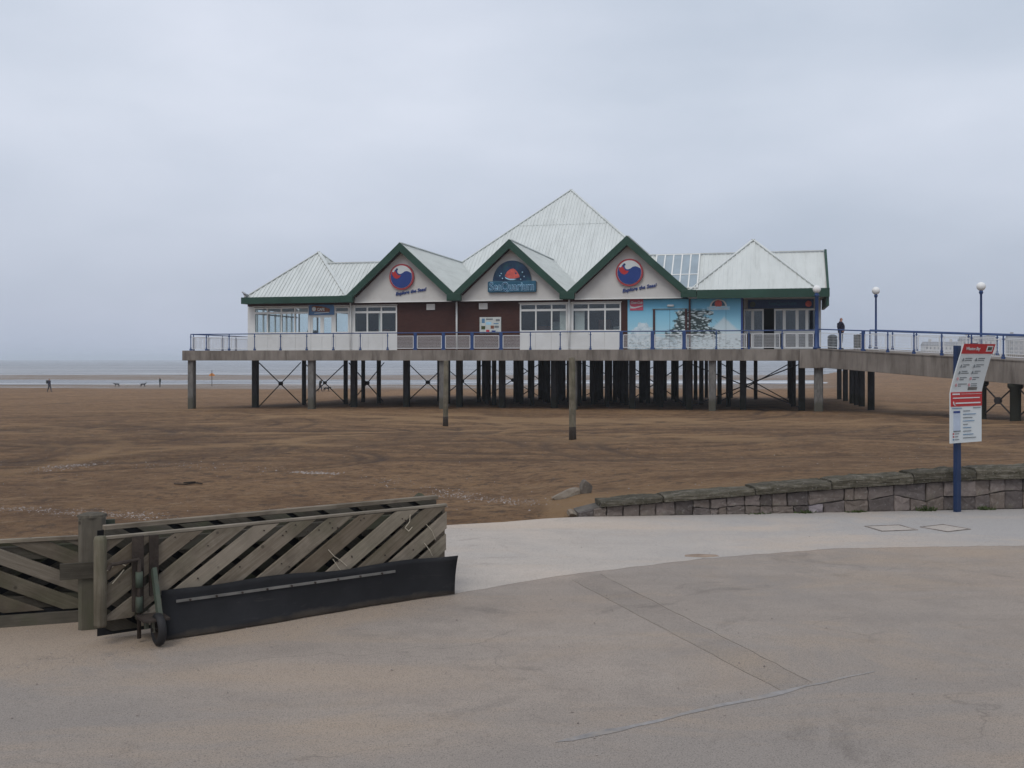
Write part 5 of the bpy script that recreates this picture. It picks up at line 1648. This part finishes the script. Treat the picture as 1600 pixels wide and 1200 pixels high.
pstrip('badge_print', 2.165, 2.21, PX1 - .15, PX1 - .06, M['gpaint'], .018, 4)
for r_i in range(5):                           # two columns of warning symbols, each with its lines of print
    h = 2.045 - r_i * .085
    for cx in (PX0 + .05, PX0 + .335):
        sym = M['print'] if r_i < 3 else M['faint_red']
        m_ = MB()
        y_ = prof_y(h) - .012
        if r_i < 3:
            m_.prism([(cx, y_, h - .024), (cx + .048, y_, h - .024), (cx + .040, y_, h + .024)], (0, .004, 0))
        else:
            m_.prism([(cx + .028 + .022 * math.cos(k * .7854), y_, h + .022 * math.sin(k * .7854)) for k in range(8)], (0, .004, 0))
        m_.build('symbol', sym, bs)
        pstrip('print_line', h + .008, h + .018, cx + .075, cx + .075 + _w.uniform(.12, .19), M['print'], .010, 2)
        pstrip('print_line', h - .018, h - .008, cx + .075, cx + .075 + _w.uniform(.06, .17), M['print'], .010, 2)
pstrip('grey_box', 1.635, 1.675, PX0 + .36, PX0 + .56, M['steel'], .009, 2)
pstrip('band_title', 1.575, 1.593, PX0 + .03, PX0 + .19, M['sign_white'], .015, 2)
pstrip('band_rule', 1.582, 1.586, PX0 + .22, PX1 - .02, M['sign_white'], .015, 2)
pstrip('print_line', 1.525, 1.538, PX0 + .04, PX1 - .06, M['sign_white'], .015, 2)
pstrip('print_line', 1.455, 1.472, PX0 + .10, PX1 - .04, M['sign_white'], .015, 2)
m_ = MB(); m_.tube((PX0 + .045, -.092, 1.485), (PX0 + .05, -.092, 1.455), .008, 6); m_.tube((PX0 + .05, -.092, 1.455), (PX0 + .075, -.092, 1.438), .008, 6); m_.build('telephone_symbol', M['sign_white'], bs)
pstrip('map_print', 1.10, 1.33, PX0 + .06, PX0 + .21, simple('map_tint', (.44, .50, .60), .5, .1, 8), .009, 2)
pstrip('map_title', 1.335, 1.36, PX0 + .06, PX0 + .20, M['lblue'], .012, 2)
pstrip('map_foot', 1.085, 1.10, PX0 + .06, PX0 + .21, M['print'], .012, 2)
pstrip('print_line', 1.392, 1.400, PX0 + .03, PX0 + .24, M['printb'], .012, 2)
pstrip('print_line', 1.392, 1.400, PX1 - .20, PX1 - .03, M['print'], .012, 2)
for k in range(9):
    h = 1.355 - k * .045
    pstrip('print_line', h, h + .008, PX0 + .27, PX0 + .27 + _w.uniform(.10, .30), M['printb'] if k % 2 else M['print'], .012, 2)
for k in range(3):
    h = 1.055 - k * .038
    pstrip('print_line', h, h + .008, PX0 + .09, PX0 + .09 + _w.uniform(.06, .13), M['print'], .012, 2)
    pstrip('print_spot', h - .005, h + .013, PX0 + .045, PX0 + .07, M['printb'] if k == 2 else M['dred'], .012, 2)

# ------------------------------------------------------------------ covers in the paving
def cover(label, cx, cy, w, d, rz):
    t_ = thing('manhole_cover', label, 'manhole cover', (cx, cy, GZ + .004), rz)
    f_ = MB()
    for a, b in (((-w, -d), (w, -d + .022)), ((-w, d - .022), (w, d)), ((-w, -d + .022), (-w + .022, d - .022)), ((w - .022, -d + .022), (w, d - .022))):
        f_.box((a[0], a[1], -.01), (b[0], b[1], .008))
    f_.build('frame', M['cover'], t_)
    m__ = MB(); m__.box((-w + .025, -d + .025, -.01), (w - .025, d - .025, .004)); m__.build('lid', M['slip'], t_)
p = px_ground(1392, 826); cover('worn rusty cover in the pale slipway, further from the sign pole', p[0], p[1], .24, .19, R(12))
p = px_ground(1477, 826); cover('square cover in the pale slipway close to the sign pole', p[0], p[1], .21, .20, R(28))
p = px_ground(1095, 869); sheet('rusty_patch', [(p[0] - .17, p[1] - .04), (p[0] + .02, p[1] - .09), (p[0] + .19, p[1] - .03), (p[0] + .17, p[1] + .06), (p[0] - .02, p[1] + .10), (p[0] - .16, p[1] + .05)], GZ + .0050, M['rust_patch'] if 'rust_patch' in M else simple('rusty_concrete_patch', (.25, .185, .135), .9, .35, 9, bump=.4), .006)

# ------------------------------------------------------------------ posts, marker, driftwood and shingle on the beach
def beach_post(label, x, y, r, h, lean):
    z = zs(x, y)
    o_ = MB().lathe([(r * 1.05, -.4), (r * 1.05, .1), (r, .5), (r * .97, h - .03), (r * .8, h)], 12)
    t_ = thing('timber_post', label, 'post', (x, y, z))
    t_.rotation_euler = (0, lean, 0)
    a = o_.build('shaft', M['postw'], t_, smooth=True)
    m__ = MB(); m__.lathe([(r * 1.10, -.2), (r * 1.09, .12), (r * 1.03, .36)], 12); m__.build('weed_band', M['kelp'], t_, smooth=True)
beach_post('grey timber post in the sand, the shorter and further of the two', -2.50, 38.0, .095, 2.46, R(.6))
beach_post('grey timber post in the sand, the thicker and nearer of the two', 1.75, 29.2, .098, 2.36, R(-.4))
x, y = -46.0, 155.0
t = thing('marker_pole', 'thin beach marker pole with an orange board near the waterline', 'marker', (x, y, zs(x, y)))
m_ = MB(); m_.tube((0, 0, -.3), (0, 0, 2.45), .05, 8); m_.build('pole', M['kelp'], t)
m_ = MB(); m_.prism([(-.42, -.03, 1.55), (.42, -.03, 1.55), (.42, -.03, 1.80), (0, -.03, 2.05), (-.42, -.03, 1.80)], (0, .06, 0)); m_.build('board', M['orange'], t)
dw = MB()
pp = [px_ground(*q, -2.2) for q in ((272, 762), (290, 763), (305, 760), (316, 762))]
for a, b in zip(pp[:-1], pp[1:]):
    dw.tube((a[0], a[1], zs(*a) + .02), (b[0], b[1], zs(*b) + .02), .010, 6)
a, b = pp[1], pp[2]
dw.tube((b[0], b[1], zs(*b) + .03), (b[0] - .1, b[1] - .3, zs(b[0] - .1, b[1] - .3) + .05), .012, 5)
tag(dw.build('driftwood_branch', M['kelp']), 'thin dark driftwood branch lying on the sand beyond the gate', 'driftwood')

sh = MB(); sh_r = random.Random(17)
def pebble(x, y, s_):
    if pz_lookup is None:
        PEND.append((x, y, s_)); return
    z = float(pz_lookup(x, y))
    k = s_ * sh_r.uniform(.6, 1.4); f = sh_r.uniform(.3, .6); a = sh_r.uniform(0, 3.14)
    c, s2 = math.cos(a) * k, math.sin(a) * k
    vs = [(x + c, y + s2, z), (x - s2 * .7, y + c * .7, z), (x - c, y - s2, z), (x + s2 * .7, y - c * .7, z), (x, y, z + k * f * 1.6)]
    sh.add(vs, [(0, 1, 4), (1, 2, 4), (2, 3, 4), (3, 0, 4)])
pz_lookup = None; PEND = []
def strew(line, width, n_, s0, s1):
    P_ = [px_ground(a, b, c) for a, b, c in line]
    seg = [math.dist(p, q) for p, q in zip(P_[:-1], P_[1:])]
    centres = [sh_r.uniform(0, sum(seg)) for _ in range(max(4, n_ // 28))]
    for _ in range(n_):
        u = min(max(sh_r.choice(centres) + sh_r.gauss(0, .22), 0), sum(seg)); i = 0
        while u > seg[i] and i < len(seg) - 1:
            u -= seg[i]; i += 1
        f = u / seg[i]
        x = P_[i][0] + (P_[i + 1][0] - P_[i][0]) * f + sh_r.gauss(0, width * .6)
        y = P_[i][1] + (P_[i + 1][1] - P_[i][1]) * f + sh_r.gauss(0, width)
        pebble(x, y, s0 + (s1 - s0) * sh_r.random() ** 2.2)
strew(((-60, 790, -2.1), (0, 792, -2.1), (60, 796, -2.1), (130, 801, -2.1), (200, 806, -2.1), (250, 809, -2.1)), .18, 900, .005, .017)
strew(((60, 730, -2.2), (100, 725, -2.2), (160, 720, -2.2)), .30, 240, .008, .024)
strew(((-20, 742, -2.2), (80, 730, -2.2), (160, 722, -2.2), (270, 724, -2.2), (370, 733, -2.2), (440, 738, -2.2)), .45, 260, .006, .020)
strew(((438, 738, -2.2), (480, 741, -2.2), (526, 742, -2.2)), .10, 190, .010, .034)
strew(((690, 766, -2.12), (740, 776, -2.12), (800, 788, -2.12), (835, 796, -2.12)), .26, 520, .005, .018)
strew(((560, 745, -2.15), (640, 756, -2.15), (700, 768, -2.12)), .4, 160, .005, .018)
for _ in range(900):
    y = sh_r.uniform(13.6, 34); pebble(sh_r.uniform(-.55, .55) * y, y, sh_r.uniform(.004, .016))
_pz = beach_z(np.array([p[0] for p in PEND]), np.array([p[1] for p in PEND]))
_it = iter(_pz)
pz_lookup = lambda x, y: next(_it)
for q in PEND:
    pebble(*q)
tag(sh.build('shingle', M['shell']), 'scattered white shells and shingle lying in lines on the sand', 'shingle', kind='stuff')
gr = MB(); sh = gr                              # grit and crumbs of sand on the concrete
pz_lookup = lambda x, y: GZ + .004
for _ in range(420):
    y = sh_r.uniform(5.1, 12.2); pebble(sh_r.uniform(-.52, .52) * y, y, sh_r.uniform(.003, .009))
for _ in range(700):
    u = sh_r.uniform(-.3, 1.0); q = GA + (GB - GA) * u
    pebble(q.x + sh_r.gauss(.12, .12), q.y - abs(sh_r.gauss(.12, .16)), sh_r.uniform(.002, .006))
tag(gr.build('grit', M['shell']), 'grit and shell crumbs strewn over the concrete', 'grit', kind='stuff')
# ------------------------------------------------------------------ people and dogs
def skinned(name, nodes, edges, root, mats, pick, sub=2):
    """one continuous body grown over a skeleton: nodes {key: (x, y, z, rx, ry)}"""
    keys = list(nodes)
    me = bpy.data.meshes.new(name)
    me.from_pydata([nodes[k][:3] for k in keys], [(keys.index(a), keys.index(b)) for a, b in edges], [])
    tmp = bpy.data.objects.new(name, me); COL.objects.link(tmp)
    tmp.modifiers.new('skin', 'SKIN')
    ss = tmp.modifiers.new('sub', 'SUBSURF'); ss.levels = sub; ss.render_levels = sub
    lay = me.skin_vertices[0].data if me.skin_vertices else None
    if lay is None:
        bm_ = bmesh.new(); bm_.from_mesh(me); bm_.verts.layers.skin.verify(); bm_.to_mesh(me); bm_.free()
        lay = me.skin_vertices[0].data
    for i, k in enumerate(keys):
        lay[i].radius = nodes[k][3:5]
        lay[i].use_root = (k == root)
    bpy.context.view_layer.update()
    out = bpy.data.meshes.new_from_object(tmp.evaluated_get(bpy.context.evaluated_depsgraph_get()))
    bpy.data.objects.remove(tmp)
    out.name = name
    out.materials.clear()
    for m__ in mats:
        out.materials.append(m__)
    for p_ in out.polygons:
        p_.use_smooth = True
        p_.material_index = pick(p_.center)
    return out

def person(name, label, loc, rz, h, mats, pose, bulk=1.12):
    """faces +x; h standing height; pose: dict of joint overrides; mats: top, trousers, shoe, skin, hair"""
    N_ = {'pelvis': (0, 0, .95, .135, .165), 'belly': (.01, 0, 1.08, .125, .160), 'chest': (.0, 0, 1.30, .130, .190), 'neck0': (-.01, 0, 1.47, .075, .085),
          'neck': (.0, 0, 1.53, .052, .055), 'head': (.015, 0, 1.62, .088, .078), 'crown': (.01, 0, 1.715, .070, .064),
          'nose': (.118, 0, 1.615, .012, .012),
          'shl': (0, .175, 1.42, .070, .075), 'ell': (-.05, .25, 1.15, .052, .055), 'wrl': (.08, .22, .93, .036, .038), 'hal': (.12, .20, .88, .030, .038),
          'shr': (0, -.175, 1.42, .070, .075), 'elr': (-.05, -.25, 1.15, .052, .055), 'wrr': (.08, -.22, .93, .036, .038), 'har': (.12, -.20, .88, .030, .038),
          'hpl': (0, .09, .88, .095, .10), 'knl': (.02, .10, .48, .066, .068), 'anl': (-.02, .10, .09, .045, .045), 'tol': (.14, .11, .035, .040, .040),
          'hpr': (0, -.09, .88, .095, .10), 'knr': (.02, -.10, .48, .066, .068), 'anr': (-.02, -.10, .09, .045, .045), 'tor': (.14, -.11, .035, .040, .040)}
    for k in ('pelvis', 'belly', 'chest', 'neck0', 'shl', 'shr', 'ell', 'elr', 'hpl', 'hpr', 'knl', 'knr'):
        N_[k] = N_[k][:3] + (N_[k][3] * bulk, N_[k][4] * bulk)
    for k, v in pose.items():
        N_[k] = tuple(v) + N_[k][3:]
    k_ = h / 1.79
    N_ = {a: tuple(c * k_ for c in b) for a, b in N_.items()}
    E_ = [('pelvis', 'belly'), ('belly', 'chest'), ('chest', 'neck0'), ('neck0', 'neck'), ('neck', 'head'), ('head', 'crown'), ('head', 'nose')]
    for s_ in 'lr':
        E_ += [('neck0', 'sh' + s_), ('sh' + s_, 'el' + s_), ('el' + s_, 'wr' + s_), ('wr' + s_, 'ha' + s_), ('pelvis', 'hp' + s_), ('hp' + s_, 'kn' + s_), ('kn' + s_, 'an' + s_), ('an' + s_, 'to' + s_)]
    hd_ = Vector(N_['head'][:3]); hz = N_['neck'][2]
    hands = [Vector(N_['ha' + s_][:3]) for s_ in 'lr']
    def pick(c):
        if c.z > hz - .01 * k_:
            back = c.x < hd_.x - .010 * k_ and c.z > hd_.z - .05 * k_
            return 4 if (c.z > hd_.z + .062 * k_ or back) else 3
        if min((c - q).length for q in hands) < .075 * k_:
            return 3
        if c.z < .085 * k_:
            return 2
        return 1 if c.z < .90 * k_ and abs(c.y) < .23 * k_ else 0
    t_ = thing(name, label, 'person', loc, rz)
    put('body', skinned('body', N_, E_, 'pelvis', mats, pick), t_)
    return t_, N_, k_

t, n_, k_ = person('person', 'man in a dark jacket and blue jeans standing on the deck by the ramp', tuple(pier(33.35, 3.1)), R(-28), 1.80,
    [M['navyc'], M['jeans'], M['shoe'], M['skin'], M['hair']],
    {'ell': (-.10, .24, 1.16), 'wrl': (.10, .20, 1.02), 'hal': (.15, .15, 1.00), 'elr': (-.10, -.24, 1.16), 'wrr': (.10, -.20, 1.02), 'har': (.15, -.15, 1.00), 'belly': (.03, 0, 1.10)}, 1.28)
m_ = MB()
for s_ in (-1, 1):
    m_.lathe([(.012, -.03), (.018, 0), (.012, .03)], 6, (.005, s_ * .083 * k_, 1.615 * k_))
m_.build('ears', M['skin'], t)

walk = {'hpl': (0, .09, .88), 'knl': (.16, .10, .50), 'anl': (.20, .10, .10), 'tol': (.36, .10, .06), 'knr': (-.04, -.10, .48), 'anr': (-.26, -.10, .14), 'tor': (-.13, -.10, .035),
        'ell': (-.14, .24, 1.17), 'wrl': (-.10, .23, .93), 'hal': (-.08, .22, .87), 'elr': (.06, -.24, 1.16), 'wrr': (.20, -.22, .98), 'har': (.25, -.21, .94)}
x, y = (77 - 800) / 1580 * 118, 118.0
t, n_, k_ = person('person', 'walker in a dark coat carrying a pack, alone at the far end of the beach', (x, y, zs(x, y)), R(-20), 1.66, [M['navyc'], M['trous'], M['shoe'], M['skin'], M['hair']], walk)
m_ = MB(); m_.box((-.36, -.16, 1.02), (-.13, .16, 1.42)); m_.build('backpack', M['olive'], t, bevel=.05)
x, y = (250 - 800) / 1580 * 149, 149.0
person('person', 'walker in a dull green coat beside a dog near the waterline', (x, y, zs(x, y)), R(180), 1.5, [M['tealc'], M['trous'], M['shoe'], M['skin'], M['hair']],
    {'head': (.10, 0, 1.58), 'crown': (.12, 0, 1.66), 'neck': (.06, 0, 1.51), 'nose': (.20, 0, 1.56)})
x, y = (500 - 800) / 1580 * 120, 120.0
bend = dict(walk); bend.update({'chest': (.10, 0, 1.28), 'neck0': (.15, 0, 1.43), 'neck': (.19, 0, 1.48), 'head': (.24, 0, 1.56), 'crown': (.26, 0, 1.65), 'nose': (.35, 0, 1.53), 'shl': (.12, .175, 1.38), 'shr': (.12, -.175, 1.38)})
person('person', 'stooping walker in black seen under the pier with a dog at heel', (x, y, zs(x, y)), R(-10), 1.62, [M['olive'], M['navyc'], M['shoe'], M['skin'], M['hair']], bend)

def dog(label, x, y, rz, L_, mat, head=.0):
    """faces +x, L_ body length"""
    N_ = {'rump': (-.36, 0, .50, .10, .10), 'loin': (-.14, 0, .52, .095, .09), 'chest': (.16, 0, .49, .13, .11), 'wither': (.28, 0, .55, .09, .085), 'neck': (.38, 0, .64 + head * .5, .065, .06),
          'head': (.48, 0, .71 + head, .065, .062), 'muz': (.62, 0, .67 + head, .035, .032), 'eal': (.45, .06, .78 + head, .018, .025), 'ear': (.45, -.06, .78 + head, .018, .025),
          'tail': (-.48, 0, .52, .025, .025), 'tip': (-.66, 0, .60, .012, .012)}
    E_ = [('rump', 'loin'), ('loin', 'chest'), ('chest', 'wither'), ('wither', 'neck'), ('neck', 'head'), ('head', 'muz'), ('head', 'eal'), ('head', 'ear'), ('rump', 'tail'), ('tail', 'tip')]
    for s_, yy, ph in (('l', .07, .06), ('r', -.07, -.06)):
        N_['hk' + s_] = (-.30 + ph, yy, .34, .055, .05); N_['ho' + s_] = (-.46 + ph, yy, .19, .028, .026); N_['hf' + s_] = (-.42 + ph * 1.6, yy, .02, .024, .024)
        N_['fe' + s_] = (.20 - ph * .5, yy, .32, .045, .042); N_['fw' + s_] = (.22 - ph, yy, .16, .027, .026); N_['ff' + s_] = (.24 - ph * 1.8, yy, .02, .024, .024)
        E_ += [('rump', 'hk' + s_), ('hk' + s_, 'ho' + s_), ('ho' + s_, 'hf' + s_), ('chest', 'fe' + s_), ('fe' + s_, 'fw' + s_), ('fw' + s_, 'ff' + s_)]
    k2 = L_ / 1.1
    N_ = {a: tuple(c * k2 for c in b) for a, b in N_.items()}
    me = skinned('dog', N_, E_, 'loin', [mat], lambda c: 0, 1)
    o_ = put('dog', me, None, (x, y, zs(x, y)), rz)
    return tag(o_, label, 'dog')
dog('black dog on the beach to the left of the small white dog', (182 - 800) / 1580 * 150, 150, R(180), .95, M['furb'], -.1)
dog('small white dog between two black dogs near the waterline', (198 - 800) / 1580 * 150, 150, R(170), .70, M['furw'], -.1)
dog('black dog close to the walker in the green coat', (224 - 800) / 1580 * 149, 149, R(10), .95, M['furb'])
dog('black dog trotting at the heel of the stooping walker under the pier', (511 - 800) / 1580 * 120, 120, R(-5), .95, M['furb'], -.12)

# gull on the corner of the eaves
gp_ = pier(-1.22, 1.05, 3.25)
t = thing('gull', 'grey gull perched on the seaward corner of the green eaves', 'bird', tuple(gp_), R(150))
gm = MB()
gm.lathe([(.01, -.21), (.045, -.16), (.085, -.05), (.09, .04), (.06, .12), (.045, .16), (.058, .20), (.050, .25), (.01, .275)], 12)
me = gm.mesh('body', M['gull'], True); me.transform(Matrix.Translation((0, 0, .17)) @ Matrix.Rotation(R(55), 4, 'Y'))
put('body', me, t)
for s_ in (-1, 1):
    m_ = MB(); m_.prism([(.06, s_ * .085, .22), (-.10, s_ * .09, .16), (-.27, s_ * .04, .09), (-.05, s_ * .075, .13)], (0, s_ * .015, .01)); m_.build('wing', M['gulld'], t)
    m_ = MB(); m_.tube((.0, s_ * .035, -.01), (.0, s_ * .035, .11), .007, 5); m_.build('leg', M['orange'], t)
m_ = MB(); m_.tube((.235, 0, .315), (.295, 0, .295), .012, 6, .003); m_.build('beak', M['orange'], t)

# ------------------------------------------------------------------ sea air
hz = MB(); hz.box((-9400, -400, -9.5), (9400, 9400, 16.5))
hg = G('sea_haze')
pv = hg.n('VolumePrincipled', Color=(.86, .93, 1.0, 1), Density=.00040, Anisotropy=.0)
hg.t.links.new(pv.outputs[0], hg.out.inputs['Volume'])
tag(hz.build('haze', hg.m), 'thin sea haze over the whole beach', 'haze', kind='stuff')
